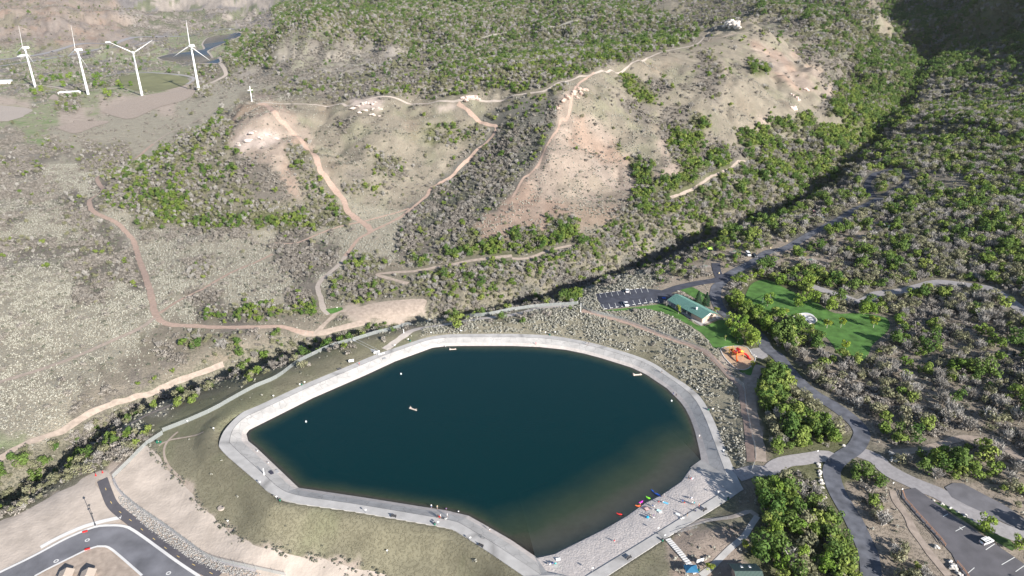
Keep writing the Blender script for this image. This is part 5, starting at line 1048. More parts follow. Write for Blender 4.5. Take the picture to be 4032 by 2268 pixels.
# boulders -------------------------------------------------------------------------------------
PR = mat('pale boulder', (.55, .52, .48), var=.2, scale=1.5, bump=.5, bscale=2)
def boulders(pts, lab, r0, grp, name='boulder'):
    for i, q in enumerate(hitp(pts)):
        k = r0 * (.75 + .5 * ((i * 37) % 10) / 10); o = MB().rock((0, 0, 0), (k, k * .8, k), 200 + i, 2).build(name, PR); o.location = (q[0], q[1], gz(*q) + k * .3); tag(o, lab, 'boulder', grp)
boulders(tl(16, [(1228,205),(1252,225),(1243,290),(1255,265),(1295,292),(1272,275)]), 'pale boulder in the row right of the road junction', .85, 'boulders right of the junction')
boulders(tl(16, [(515,355),(522,400),(520,425),(522,450),(530,495),(545,520),(550,562),(508,330),(760,140)]), 'pale boulder lining the outer side of the road bend', .75, 'boulders lining the road bend')
boulders(tl(16, [(1665,690),(1755,730),(1832,768),(1905,806),(1985,846)]), 'boulder on the verge between the two parking lots', .6, 'boulders on the parking verge')
boulders(tl(16, [(1690,1150),(1700,1165),(1830,1310),(1845,1340),(1850,1370),(1885,1380),(1900,1410),(1870,1350),(1920,1430),(1940,1445)]), 'boulder of the rock wall beside the wooden rail fence', .8, 'rock wall boulders')
boulders(zm(2780, 1130, .2019, [(860,1265),(935,1335),(970,1360)]), 'boulder at the playground gravel pad', .5, 'boulders at the playground')
boulders(zm(2780, 1130, .2019, [(1215,905),(1320,915),(1380,940),(1420,1045)]), 'white boulder in the shade beside the park road', .8, 'boulders beside the park road')
# riprap: beyond counting, one object; nearest ones single
RP = hp(13, [(1190,640),(1260,655),(1400,770),(1600,910),(1900,1130),(2150,1280),(2300,1355),(2576,1410),(2650,1449),(2400,1470),(2000,1340),(1700,1140),(1400,900),(1220,740)]) 
xs_ = [p[0] for p in RP]; ys_ = [p[1] for p in RP]; rg = np.random.default_rng(3); X = rg.uniform(min(xs_), max(xs_), 26000); Y = rg.uniform(min(ys_), max(ys_), 26000); ok = inside(X, Y, RP); X, Y = X[ok][:1500], Y[ok][:1500]
b = MB()
for i, (x, y) in enumerate(zip(X, Y)):
    k = random.uniform(.16, .36); b.rock((x, y, gz(x, y) + k * .4), (k, k * .8, k), i, 1, 1.0)
tag(b.build('riprap', mat('riprap stone', (.27, .26, .25), var=.6, scale=2.2)), 'strip of grey broken riprap stones beside the bike path', 'riprap', kind='stuff'); EXCL.append(('poly', RP, .5))
# campsite things ---------------------------------------------------------------------------
q = at_px((2780 - 80 + 462 * .2019, 900 + 445 * .2019)); r = empty('pop_up_canopy', q); tag(r, 'lime green pop up canopy at a campsite', 'canopy'); MB().add([(-1.6, -1.6, 2.1), (1.6, -1.6, 2.1), (1.6, 1.6, 2.1), (-1.6, 1.6, 2.1), (0, 0, 3.0)], [(0, 1, 4), (1, 2, 4), (2, 3, 4), (3, 0, 4)]).build('fabric', mat('lime fabric', (.42, .75, .1)), r)
for a_, b_ in ((-1.5, -1.5), (1.5, -1.5), (1.5, 1.5), (-1.5, 1.5)): MB().tube((a_, b_, 0), (a_, b_, 2.1), .05).build('pole', GRY, r)
for pt, cc, lab in (((1780,1245),(.8,.8,.78),'white dome tent at the campsite under grey trees'), ((1880,1265),(.35,.6,.5),'pale green dome tent right of the white one')):
    q = at_px((3120 + pt[0] * .2019, 640 + pt[1] * .2019)); r = empty('dome_tent', q); tag(r, lab, 'tent'); MB().lathe((0, 0, 0), [(1.7, 0), (1.6, .5), (1.25, 1.0), (.7, 1.4), (.1, 1.55)], 10).build('shell', mat('tent %.1f' % cc[0], cc), r); MB().box((0, -1.5, .4), (.7, .1, .8)).build('door', GRY, r)
for pt, lab in (((2700 + 380 * .2019, 900 + 745 * .2019),'picnic table on the pale slab left of the campground stub road'), ((2700 + 945 * .2019, 900 + 462 * .2019),'picnic table on the slab beside the white van'), ((2700 + 1610 * .2019, 900 + 160 * .2019),'picnic table on the slab above the van campsite'), ((2700 + 2430 * .2019, 900 + 630 * .2019),'picnic table on the slab right of the campground road'), ((3120 + 270 * .2019, 640 + 1110 * .2019),'picnic table on the small slab below the upper campsite'), ((3024 + 960 * .3913, 567 + 930 * .3913),'picnic table on the slab below the silver car'), ((3024 + 430 * .3913, 567 + 1170 * .3913),'picnic table on the pale slab near the upper lawn')):
    x, y, z = at_px(pt); sl_ = sheet('camp_slab', [(x - 3.2, y - 1.6), (x + 3.2, y - 2.2), (x + 3.4, y + 1.6), (x - 3.0, y + 2.2)], M_pale, off=.17, smoothp=False, excl=1.2); table_set((x, y, z + .2), .3, lab)
for pt, lab in (((2700 + 650 * .2019, 900 + 885 * .2019),'small cream camp number post on the lower stub road'), ((2700 + 1655 * .2019, 900 + 395 * .2019),'cream camp number post on the middle stub road'), ((2700 + 1970 * .2019, 900 + 258 * .2019),'cream camp number post right of the middle stub road'), ((3120 + 1295 * .2019, 640 + 795 * .2019),'cream camp number post on the upper stub road')):
    x, y, z = at_px(pt); o = MB().box((0, 0, .5), (.5, .4, 1.0), taper=.8).build('marker_post', mat('cream post', (.75, .62, .4))); o.location = (x, y, z + .18); tag(o, lab, 'post', 'camp number posts')
# people --------------------------------------------------------------------------------------
SK = mat('skin', (.52, .32, .23), rough=.6)
def human(pose):
    J = {'pel': (0, 0, .95), 'tor': (0, 0, 1.2), 'ch': (0, 0, 1.42), 'nk': (0, .01, 1.53), 'hd': (0, .02, 1.66), 'tp': (0, .02, 1.74)}
    leg = {'stand': [((.10, 0, .88), (.11, .02, .48), (.12, -.02, .08), (.12, .14, .04)), ((-.10, 0, .88), (-.12, .0, .48), (-.13, -.03, .08), (-.13, .13, .04))],
           'walk': [((.10, 0, .88), (.11, .22, .50), (.11, .22, .10), (.11, .36, .06)), ((-.10, 0, .88), (-.11, -.08, .48), (-.11, -.36, .14), (-.11, -.26, .05))],
           'sit': [((.10, .05, .22), (.15, .42, .45), (.14, .55, .06), (.14, .70, .05)), ((-.10, .05, .22), (-.16, .42, .42), (-.14, .60, .06), (-.14, .75, .05))]}[pose]
    dz = -.75 if pose == 'sit' else 0
    arm = {'stand': (.03, .05), 'walk': (.16, -.14), 'sit': (.25, .2)}[pose]
    V = []; E = []; R = []
    def add(p, r, par=None):
        V.append(p); R.append(r); 
        if par is not None: E.append((par, len(V) - 1))
        return len(V) - 1
    up = lambda p: (p[0], p[1], p[2] + dz)
    a = add(up(J['pel']), .14); b_ = add(up(J['tor']), .125, a); c = add(up(J['ch']), .135, b_); d = add(up(J['nk']), .055, c); e_ = add(up(J['hd']), .095, d); add(up(J['tp']), .075, e_); add((0, .13, 1.65 + dz), .018, e_)
    for s, l in zip((1, -1), leg):
        h = add(l[0], .085, a); k_ = add(l[1], .06, h); an = add(l[2], .042, k_); add(l[3], .038, an)
    for s, f in ((1, arm[0]), (-1, arm[1])):
        sh = add((s * .19, 0, 1.42 + dz), .055, c); el = add((s * .25, f * .3, 1.15 + dz), .042, sh); wr = add((s * .27, f * 1.0 + .06, .92 + dz), .03, el); hn = add((s * .275, f * 1.1 + .09, .86 + dz), .032, wr)
        for q in range(4): add((s * (.25 + q * .018), f * 1.1 + .12 + .004 * q, .775 + dz + abs(q - 1.4) * .008), .009, hn)
        add((s * .235, f * 1.1 + .14, .83 + dz), .01, hn)
    me = bpy.data.meshes.new('person'); me.from_pydata(V, E, []); o = bpy.data.objects.new('tmp', me); COL.objects.link(o); md = o.modifiers.new('s', 'SKIN')
    for i, r_ in enumerate(R): me.skin_vertices[0].data[i].radius = (r_, r_ * (.8 if i in (0, 1, 2) else 1))
    me.skin_vertices[0].data[0].use_root = True; sb = o.modifiers.new('u', 'SUBSURF'); sb.levels = 1; sb.render_levels = 1
    dg = bpy.context.evaluated_depsgraph_get(); res = bpy.data.meshes.new_from_object(o.evaluated_get(dg)); bpy.data.objects.remove(o)
    for pl in res.polygons:
        z = pl.center.z - dz; x_ = abs(pl.center.x)
        pl.material_index = 0 if (z > 1.5 or (x_ > .2 and z < 1.12 and z > .7)) else (1 if z > .98 else (2 if (pose == 'sit' and pl.center.z > .12) or z > .45 else 0))
        if pose == 'sit': pl.material_index = 0 if z > 1.5 or pl.center.z < .14 else (1 if (pl.center.z > .3 and pl.center.y < .22) else 2)
    return res
HUM = {k: human(k) for k in ('stand', 'walk', 'sit')}
hr = bmesh.new(); bmesh.ops.create_uvsphere(hr, u_segments=10, v_segments=7, radius=.108); 
for v in hr.verts: v.co = Vector((v.co.x, v.co.y - .02, v.co.z * 1.0 + (.03 if v.co.z > 0 else -.0)))
bmesh.ops.delete(hr, geom=[v for v in hr.verts if v.co.y > .045 and v.co.z < .05], context='VERTS'); HRm = bpy.data.meshes.new('hair'); hr.to_mesh(HRm); hr.free()
cl_cols = {}
def cloth(nm, c):
    if nm not in cl_cols: cl_cols[nm] = mat('cloth ' + nm, c)
    return cl_cols[nm]
CC = dict(white=(.8, .8, .8), black=(.02, .02, .025), red=(.6, .04, .05), blue=(.05, .12, .4), grey=(.3, .3, .32), tan=(.5, .4, .28), teal=(.05, .45, .5), purple=(.2, .12, .3), navy=(.03, .05, .15))
def person(pt, pose, top, bot, rz, lab):
    x, y, z = at_px(pt); me = HUM[pose].copy(); o = link('person', me)
    for q in (SK, cloth(top, CC[top]), cloth(bot, CC[bot])): me.materials.append(q)
    o.location = (x, y, z); o.rotation_euler = (0, 0, rz); tag(o, lab, 'person', 'people at the lake'); h = bpy.data.objects.new('hair', HRm.copy()); COL.objects.link(h); h.parent = o; h.location = (0, .01, 1.69 - (.75 if pose == 'sit' else 0)); h.data.materials.append(cloth('hair', (.06, .04, .03)))
ZA = lambda x, y: (1650 + x * .2747, 1950 + y * .2747); ZE = lambda x, y: (2480 + x * .3665, 1480 + y * .3665); T11 = lambda x, y: tl(11, [(x, y)])[0]
for a_ in [(ZA(178,182),'stand','white','blue',0,'person in white top and blue trousers at the near water edge'),(ZA(263,196),'stand','tan','grey',.4,'person in tan standing right of the one in white at the water edge'),(ZA(390,208),'sit','purple','tan',.2,'person in purple sitting at the near water edge'),(ZA(566,248),'sit','white','navy',.2,'person in a white hat sitting furthest right at the near water edge'),(ZA(406,302),'walk','grey','white',.9,'person walking alone below the seated one on the near apron'),
 (ZA(272,328),'stand','black','black',.3,'person in black behind the red stroller'),(ZA(309,326),'walk','white','tan',1.2,'person in white beside the red stroller'),(ZA(1013,510),'stand','black','white',.5,'person in black top and white trousers alone on the near shore lip'),
 (T11(240,580),'stand','red','grey',.2,'person in red at the far water edge'),(T11(752,580),'walk','white','grey',1.4,'person in white walking beside a dark one on the far apron'),(T11(772,565),'walk','black','black',1.4,'person in dark clothes on the far apron near the outer edge'),(T11(1507,852),'walk','grey','black',-.6,'person walking alone on the right apron'),
 (T11(1622,1078),'walk','navy','blue',-.6,'left one of two people walking on the right shore lip'),(T11(1650,1095),'walk','black','black',-.6,'right one of two people walking on the right shore lip'),(ZE(745,665),'walk','white','white',-.3,'person in white on the right apron near the ramp'),
 (zm(1300,1280,.3571,[(322,445)])[0],'walk','red','black',.7,'person in dark red walking on the far left apron'),(tl(10,[(1940,458)])[0],'stand','black','grey',.2,'person in black at the outer edge of the far apron'),(zm(1300,1280,.3571,[(1270,240)])[0],'sit','white','white',.2,'person in white sitting at the far corner of the water'),(zm(980,1740,.3571,[(97,108)])[0],'sit','white','white',1,'person in white sitting at the left water edge'),(zm(980,1740,.3571,[(217,240)])[0],'sit','white','grey',1,'person in white and grey sitting at the left water edge below the other'),
 (Z(1640,225),'stand','black','black',.5,'person in black near the boat ramp on the sand'),(Z(1690,235),'sit','red','white',.5,'person in red sitting near the boat ramp'),(Z(1160,575),'stand','grey','grey',.2,'person standing at the stern of the blue kayak'),(Z(1110,580),'sit','black','grey',.2,'person crouching at the blue kayak'),(Z(1060,690),'sit','red','black',1,'person in red and black lying back on the sand'),(Z(1140,690),'sit','white','grey',1,'person in white sitting in the middle of the beach'),(Z(940,760),'sit','blue','white',1,'person in blue sitting beside the square mat'),(Z(975,775),'sit','white','white',1,'person in white sitting right of the square mat'),
 (Z(960,825),'sit','grey','white',1,'person in grey sitting below the square mat'),(Z(700,730),'sit','tan','tan',1,'wader beside the magenta kayak'),(Z(890,960),'sit','tan','white',.3,'person sitting left of the blue parasol group'),(Z(960,1000),'sit','white','grey',.3,'person in white sitting near the blue ball'),(Z(960,955),'sit','purple','grey',.3,'person in purple sitting behind the blue ball'),(Z(1560,710),'sit','red','tan',.3,'person in red kneeling at the sand hole'),(Z(1520,700),'stand','blue','navy',.3,'person in blue at the sand hole'),(Z(1708,735),'stand','white','black',.3,'person in white right of the sand hole'),
 (Z(1748,740),'stand','teal','grey',.3,'person in teal right of the sand hole'),(Z(1842,770),'walk','tan','red',.3,'person at the edge of the beach walk'),(Z(1780,870),'sit','navy','black',.3,'person in navy sitting on the beach walk'),(Z(1615,955),'stand','black','tan',.3,'person in black standing on the beach walk edge'),(Z(1520,1000),'sit','white','black',.3,'person lying on a white towel at the walk edge'),(tl(15,[(1030,1105)])[0],'sit','red','white',.3,'lone person in red at the lower middle of the beach')]: person(*a_)
def blanket(pt, d, cn, rz, lab):
    x, y, z = at_px(pt); o = MB().box((0, 0, .06), (d[0], d[1], .05)).build('beach_towel', mat('towel ' + cn[0], cn[1])); o.location = (x, y, z + .05); o.rotation_euler = (0, 0, rz); tag(o, lab, 'towel'); return o
blanket(Z(827,815), (1.8,1.8), ('brown', (.25,.12,.1)), .35, 'square dark edged mat near the kayaks'); o = blanket(Z(827,815), (1.3,1.3), ('pink', (.6,.45,.42)), .35, 'pink inner cloth on the square mat'); o.location.z += .05
blanket(Z(1195,698), (1.8,.8), ('sky', (.15,.5,.75)), -.5, 'sky blue towel in the middle of the beach'); blanket(Z(1065,850), (1.6,1.0), ('aqua', (.55,.8,.8)), -.6, 'pale aqua towel below the beach group'); blanket(Z(1090,880), (1.2,.8), ('white', (.8,.8,.8)), .3, 'white towel beside the pale aqua one'); blanket(Z(1430,918), (1.5,.8), ('pale', (.75,.82,.85)), -.6, 'pale towel left of the walk edge'); blanket(Z(1720,222), (1.2,.8), ('silver', (.7,.75,.8)), .2, 'silver towel near the boat ramp'); blanket(Z(1518,995), (1.6,.7), ('cream', (.8,.78,.75)), .4, 'cream towel at the beach walk edge'); blanket(tl(15, [(465,1282)])[0], (1.5,1.1), ('white', (.8,.8,.8)), .1, 'white towel with dark bag at the lower beach')
x, y, z = at_px(Z(838,988)); bb = bmesh.new(); bmesh.ops.create_uvsphere(bb, u_segments=14, v_segments=8, radius=.55); q = bpy.data.meshes.new('beach_ball'); bb.to_mesh(q); bb.free(); o = link('beach_ball', q, mat('ball blue', (.02, .32, .6))); o.location = (x, y, z + .45); o.scale = (1, 1, .8); tag(o, 'bright blue round float beside the seated group', 'float')
def chair(pt, cn, cc, lab):
    x, y, z = at_px(pt); r = empty('beach_chair', (x, y, z), .4); tag(r, lab, 'chair'); m_ = mat('chair ' + cn, cc); MB().box((0, 0, .3), (.6, .6, .05)).build('seat', m_, r); MB().add([(-.3, -.3, .3), (.3, -.3, .3), (.3, -.55, .95), (-.3, -.55, .95)], [(0, 1, 2, 3)]).build('backrest', m_, r); MB().tube((-.3, -.3, 0), (-.3, .3, .35), .03).tube((.3, -.3, 0), (.3, .3, .35), .03).tube((-.3, .3, 0), (-.3, -.3, .35), .03).tube((.3, .3, 0), (.3, -.3, .35), .03).build('frame', GRY, r)
chair(tl(15, [(433,1328)])[0], 'teal', (.05, .6, .55), 'teal beach chair at the lower left of the beach'); chair(tl(15, [(405,1325)])[0], 'navy', (.05, .1, .3), 'navy beach chair beside the teal one'); chair(tl(15, [(378,1335)])[0], 'white', (.7, .7, .75), 'white beach chair left of the navy one'); chair(Z(1640,600), 'grey', (.3, .3, .33), 'left grey beach chair in the upper sand'); chair(Z(1690,608), 'white', (.7, .7, .75), 'right pale beach chair in the upper sand')
# stroller, dogs, bicycle
x, y, z = at_px(ZA(290, 322)); r = empty('stroller', (x, y, z), .8); tag(r, 'red stroller on the near apron', 'stroller'); MB().box((0, 0, .6), (.5, .8, .35), taper=.8).build('seat', RED, r); MB().tube((-.25, -.4, .7), (-.25, -.75, 1.05), .02).tube((.25, -.4, .7), (.25, -.75, 1.05), .02).tube((-.25, -.75, 1.05), (.25, -.75, 1.05), .025).build('handle', DRK, r)
for x_, y_ in ((-.3, -.35), (.3, -.35), (0, .5)): MB().tube((x_ - .03, y_, .18), (x_ + .03, y_, .18), .18, n=12).build('wheel', TYR, r)
def dog(pt, rz, col, lab):
    x, y, z = at_px(pt); V = [(0, -.28, .5), (0, 0, .5), (0, .25, .54), (0, .38, .68), (0, .46, .76), (0, .6, .72), (0, -.42, .6), (0, -.6, .72)]; E = [(0, 1), (1, 2), (2, 3), (3, 4), (4, 5), (0, 6), (6, 7)]; R = [.12, .11, .14, .08, .085, .045, .03, .02]
    for s in (-1, 1):
        for (a_, P_) in ((2, [(s * .09, .24, .36), (s * .09, .22, .2), (s * .09, .25, .03)]), (0, [(s * .1, -.22, .38), (s * .1, -.34, .2), (s * .1, -.27, .03)])):
            k = a_
            for p_, r_ in zip(P_, (.06, .035, .03)): V.append(p_); R.append(r_); E.append((k, len(V) - 1)); k = len(V) - 1
        V.append((s * .05, .42, .86)); R.append(.02); E.append((4, len(V) - 1))
    me = bpy.data.meshes.new('dog'); me.from_pydata(V, E, []); o = bpy.data.objects.new('dog', me); COL.objects.link(o); o.modifiers.new('s', 'SKIN')
    for i, r_ in enumerate(R): me.skin_vertices[0].data[i].radius = (r_, r_)
    me.skin_vertices[0].data[0].use_root = True; o.modifiers.new('u', 'SUBSURF').levels = 1
    dg = bpy.context.evaluated_depsgraph_get(); res = bpy.data.meshes.new_from_object(o.evaluated_get(dg)); o.modifiers.clear(); o.data = res; res.materials.clear(); res.materials.append(mat('fur ' + lab[:6], col)); o.location = (x, y, z); o.rotation_euler = (0, 0, rz); tag(o, lab, 'dog')
dog(ZA(345, 345), -1.5, (.03, .03, .03), 'black dog on the near apron right of the stroller'); dog(ZA(385, 353), -1.3, (.6, .58, .55), 'white dog ahead of the black dog on the near apron')
x, y, z = at_px(ZA(910, 620)); r = empty('bicycle', (x, y, z), -.4); tag(r, 'grey bicycle lying stopped on the lower near apron', 'bicycle')
for x_ in (-.5, .5):
    b = MB(); 
    for k in range(16):
        a0, a1 = k * math.pi / 8, (k + 1) * math.pi / 8; b.tube((x_ + .33 * math.cos(a0), 0, .35 + .33 * math.sin(a0)), (x_ + .33 * math.cos(a1), 0, .35 + .33 * math.sin(a1)), .03, n=4, cap=False)
    b.build('wheel', TYR, r)
MB().tube((-.5, 0, .35), (-.15, 0, .8), .025).tube((-.15, 0, .8), (.4, 0, .85), .025).tube((-.05, 0, .35), (.4, 0, .85), .025).tube((-.5, 0, .35), (-.05, 0, .35), .025).tube((.5, 0, .35), (.38, 0, 1.0), .025).tube((-.05, 0, .35), (-.18, 0, .95), .025).build('frame', GRY, r); MB().box((-.2, 0, .97), (.25, .12, .05)).build('saddle', DRK, r); MB().tube((.36, -.28, 1.02), (.36, .28, 1.02), .025).build('handlebar', DRK, r)
# ------------------------------------------------------------------ plants
def crown_mesh(name, seed, h, r, nl, nq, qs, base=.12, squash=.8, up=False):
    rr = random.Random(seed); V = []; Fc = []
    lobes = []
    for i in range(nl):
        a = rr.uniform(0, 6.28); d = r * rr.uniform(.15, .7); z = h * rr.uniform(base + .15, .82); lr = r * rr.uniform(.38, .62) * (1.1 - .4 * z / h)
        lobes.append((d * math.cos(a), d * math.sin(a), z, lr))
    for i in range(nq):
        L = lobes[rr.randrange(nl)]
        u = rr.uniform(-.75, 1); a = rr.uniform(0, 6.283); s = math.sqrt(max(0, 1 - u * u)); k = L[3] * rr.uniform(.72, 1.08)
        n = Vector((s * math.cos(a), s * math.sin(a), u)); c = Vector((L[0], L[1], L[2])) + Vector((n.x * k, n.y * k, n.z * k * squash))
        nn = (n + Vector((rr.uniform(-.7, .7), rr.uniform(-.7, .7), rr.uniform(-.3, .9)))).normalized()
        t1 = nn.orthogonal().normalized(); t1.rotate(Matrix.Rotation(rr.uniform(0, 6.28), 3, nn)); t2 = nn.cross(t1); q = qs * rr.uniform(.6, 1.3)
        b = len(V); V += [tuple(c + t1 * q * .6), tuple(c + t2 * q * .5 + nn * q * .12), tuple(c - t1 * q * .55), tuple(c - t2 * q * .5 - nn * q * .1)]; Fc.append((b, b + 1, b + 2, b + 3))
    return mesh(name, V, Fc)
def twig_mesh(name, seed, h, r, n, wd=.05, droop=0):
    rr = random.Random(seed); V = []; Fc = []
    def tri(p, q, w_):
        d = (q - p); s = d.cross(Vector((rr.uniform(-1, 1), rr.uniform(-1, 1), rr.uniform(-1, 1)))).normalized() * w_
        b = len(V); V.extend([tuple(p - s), tuple(p + s), tuple(q)]); Fc.append((b, b + 1, b + 2))
    for i in range(n):
        a = rr.uniform(0, 6.28); ang = rr.uniform(0, 1) ** .6 * 1.05; L = h * rr.uniform(.55, 1) * (1 - .25 * ang / 1.05)
        o = Vector((rr.uniform(-.3, .3) * r, rr.uniform(-.3, .3) * r, 0)); d = Vector((math.sin(ang) * math.cos(a) * r / h * 1.6, math.sin(ang) * math.sin(a) * r / h * 1.6, 1)).normalized()
        tip = o + d * L; mid = o + d * L * .45; tri(mid, tip, wd * 1.2)
        if i % 5 == 0: tri(o, tip, wd * 1.8)
        for k in range(5):
            p = o + d * L * rr.uniform(.4, .95); q = p + (d * .6 + Vector((rr.uniform(-1, 1), rr.uniform(-1, 1), rr.uniform(-.1, .8)))).normalized() * h * rr.uniform(.1, .24); tri(p, q, wd)
    return mesh(name, V, Fc)
G1 = leafmat('bright oak leaves', (.125, .20, .038), (.25, .30, .075)); G2 = leafmat('olive budding leaves', (.20, .205, .12), (.30, .29, .18)); G3 = leafmat('deep green leaves', (.08, .15, .035), (.15, .215, .055))
TW = leafmat('grey bare twigs', (.29, .27, .245), (.46, .44, .41), .0); BR = leafmat('brown brush twigs', (.21, .19, .165), (.34, .31, .275), .1); SG = leafmat('sagebrush leaves', (.32, .315, .265), (.47, .455, .395), .1)
SD = leafmat('dark scrub leaves', (.11, .12, .09), (.21, .205, .165), .1); BARK = mat('grey bark', (.26, .22, .18), rough=.9); CON = leafmat('conifer needles', (.025, .055, .03), (.04, .075, .04), .05)
M_green = [crown_mesh('oak_crown', 10 + i, 5.2, 2.7, 7, 300, .62) for i in range(5)]
M_deep = [crown_mesh('oak_crown', 30 + i, 6.5, 3.0, 9, 380, .62) for i in range(3)]
M_olive = [crown_mesh('budding_crown', 50 + i, 4.4, 2.5, 7, 260, .5) for i in range(4)]
M_twig = [twig_mesh('bare_crown', 70 + i, 5.0, 2.2, 80, .085) for i in range(4)]
M_brush = [crown_mesh('brush_clump', 90 + i, 1.9, 1.9, 6, 130, .42, base=0) for i in range(4)]
M_sage = [crown_mesh('sage_tuft', 110 + i, .95, .62, 3, 30, .34, base=0) for i in range(4)]
M_tuft = [crown_mesh('scrub_tuft', 120 + i, 1.2, 1.0, 4, 50, .4, base=0) for i in range(3)]
for L, mm in ((M_green, G1), (M_deep, G3), (M_olive, G2), (M_twig, TW), (M_brush, BR), (M_sage, SG), (M_tuft, SD)):
    for q in L: q.materials.append(mm)
def trunkmesh(name, h, r, seed, nb=5, spread=.35):
    rr = random.Random(seed); b = MB(); b.tube((0, 0, -.4), (rr.uniform(-.1, .1), rr.uniform(-.1, .1), h * .45), r, r * .7, 6)
    for i in range(nb):
        a = i * 2.4 + rr.uniform(-.4, .4); z = h * rr.uniform(.28, .45)
        b.tube((0, 0, z), (math.cos(a) * h * spread * rr.uniform(.6, 1), math.sin(a) * h * spread * rr.uniform(.6, 1), h * rr.uniform(.6, .85)), r * .55, r * .15, 4, False)
    me = mesh(name, b.v, b.f); me.materials.append(BARK); return me
M_trunk = [trunkmesh('trunk', 5, .16, i) for i in range(3)]
DENS = dict(  # per square metre: green, deep, olive, bare, brush, sage, tuft
 F=(.052,.028,.024,.014,.02,0,.03), M=(.018,.010,.028,.027,.03,0,.03), m=(.007,.003,.011,.007,.03,.02,.05), W=(.013,.007,.030,.050,.02,0,.02), G=(.0025,0,.007,.004,.20,.02,.05),
 K=(.003,.002,.014,.014,.10,.04,.20), S=(0,0,.0002,0,.004,.42,.01), U=(.0005,0,.001,.001,.06,.22,.02), N=(.0006,.0004,.0006,.0006,.012,.02,.006), V=(.0001,.0002,.0003,.0003,.02,0,.01),
 R=(.0006,0,.0008,.0004,.005,.10,.02), P=(.0002,0,.0003,0,.003,.10,.015), B=(0,0,0,0,.0004,.012,.001), X=(0,0,0,0,.0005,.012,.001), H=(.007,.002,.012,.011,.10,.04,.08), C=(.005,.004,.034,.010,.12,.08,.14), L=(0,0,.0004,0,.004,.02,.002), T=(0,0,0,0,0,.006,.004), D=(0,0,.0003,0,.002,.62,.02))
DA = np.array([DENS[c] for c in codes])
EXA = [(k, d, r, (min(p[0] for p in d) - r - 1, max(p[0] for p in d) + r + 1, min(p[1] for p in d) - r - 1, max(p[1] for p in d) + r + 1)) for k, d, r in EXCL]
def allowed(x, y, pad=0.):
    ok = np.ones(len(x), bool)
    for k, d, r, (x0, x1, y0, y1) in EXA:
        q = np.nonzero(ok & (x > x0 - pad) & (x < x1 + pad) & (y > y0 - pad) & (y < y1 + pad))[0]
        if not len(q): continue
        if k == 'poly': bad = inside(x[q], y[q], d) | (seg_dist(x[q], y[q], d + d[:1]) < r + pad)
        else: bad = seg_dist(x[q], y[q], d) < r + pad
        ok[q[bad]] = False
    return ok
def near_road(x, y):
    bad = np.zeros(len(x), bool)
    for k, d, r in EXCL:
        if k == 'line' and r > 3.0 and np.mean([q[1] for q in d]) < 900: bad |= seg_dist(x, y, d) < r - .8
    return bad
def scatter(y0, y1, sp, which, seed, boost=1.0):
    rg = np.random.default_rng(seed)
    xs = np.arange(-.80 * y1 - 95, .80 * y1 + 95, sp); ys = np.arange(y0, y1, sp)
    X, Y = np.meshgrid(xs, ys); X = (X + rg.uniform(-.5, .5, X.shape) * sp).ravel(); Y = (Y + rg.uniform(-.5, .5, Y.shape) * sp).ravel()
    k = np.abs(X) < .80 * Y + 90; X, Y = X[k], Y[k]; Z = lookup(X, Y)
    c, px, py = classify(X, Y, Z, 1.0, rg)
    k = (px > -900) & (px < 4950) & (py > -150) & (py < 2800); X, Y, Z, c = X[k], Y[k], Z[k], c[k]
    P = DA[c][:, which] * sp * sp * boost * np.where((Y > 330) & (X < 150) & (Y < 1000), 1.45, 1)[:, None]
    # clumping: patches of green among grey, thickets among bare ground
    f1 = fbm(X / 13, Y / 13, 301, 3); f2 = fbm(X / 19, Y / 19, 307, 3)
    gb = np.clip((f1 - .5) * 7 + 1, .12, 2.4); thick = np.clip((f2 - .52) * 16 + 1, .03, 3.0)
    for j, wch in enumerate(which):
        if wch in (0, 1): P[:, j] *= gb * np.where(Y > 1000, .45, np.where((X < -20) & (Y > 380), .5, 1))
        if wch in (2, 3): P[:, j] *= np.clip(2 - gb, .45, 1.6)
        if wch in (4,): P[:, j] *= thick
        if wch == 5: P[:, j] *= np.clip((fbm(X / 7, Y / 7, 331, 3) - .5) * 5 + 1, .25, 1.9)
    u = rg.random(len(X)); cum = np.cumsum(P, 1); sel = np.full(len(X), -1)
    for j in range(len(which) - 1, -1, -1): sel[u < cum[:, j]] = which[j]
    k = sel >= 0; X, Y, Z, sel, c = X[k], Y[k], Z[k], sel[k], c[k]
    pad = 2.1 if which[0] < 4 else .1
    ok = allowed(X, Y, pad)
    if which[0] < 4: ok &= (sel >= 4) | ~near_road(X, Y + np.clip(Y * .011, 1.5, 7))
    return X[ok], Y[ok], Z[ok], sel[ok], c[ok], rg
T_ = [scatter(120, 330, 1.9, [0, 1, 2, 3, 4, 6], 1), scatter(330, 620, 2.2, [0, 1, 2, 3, 4, 6], 2), scatter(620, 1000, 3.0, [0, 1, 2, 3, 4], 3, .9), scatter(1000, 1900, 3.7, [0, 1, 2, 3, 4], 4, .95), scatter(1900, 3400, 7, [0, 1, 2, 3, 4], 5, .35)]
g_ = [scatter(120, 420, .95, [5], 6), scatter(420, 760, 1.5, [5], 7, .8)]
eg = smooth_line(DIRT_EDGE, .55); eg = eg[3:]; n_e = len(eg); rgE = np.random.default_rng(77)
ex_ = eg[:, 0] + rgE.normal(0, .9, n_e); ey_ = eg[:, 1] + rgE.normal(0, .9, n_e); ke = fbm(ex_ / 9, ey_ / 9, 66, 3) > .42; ex_, ey_ = ex_[ke], ey_[ke]
T_.append((ex_, ey_, lookup(ex_, ey_), np.full(len(ex_), 6), np.zeros(len(ex_), int), None))
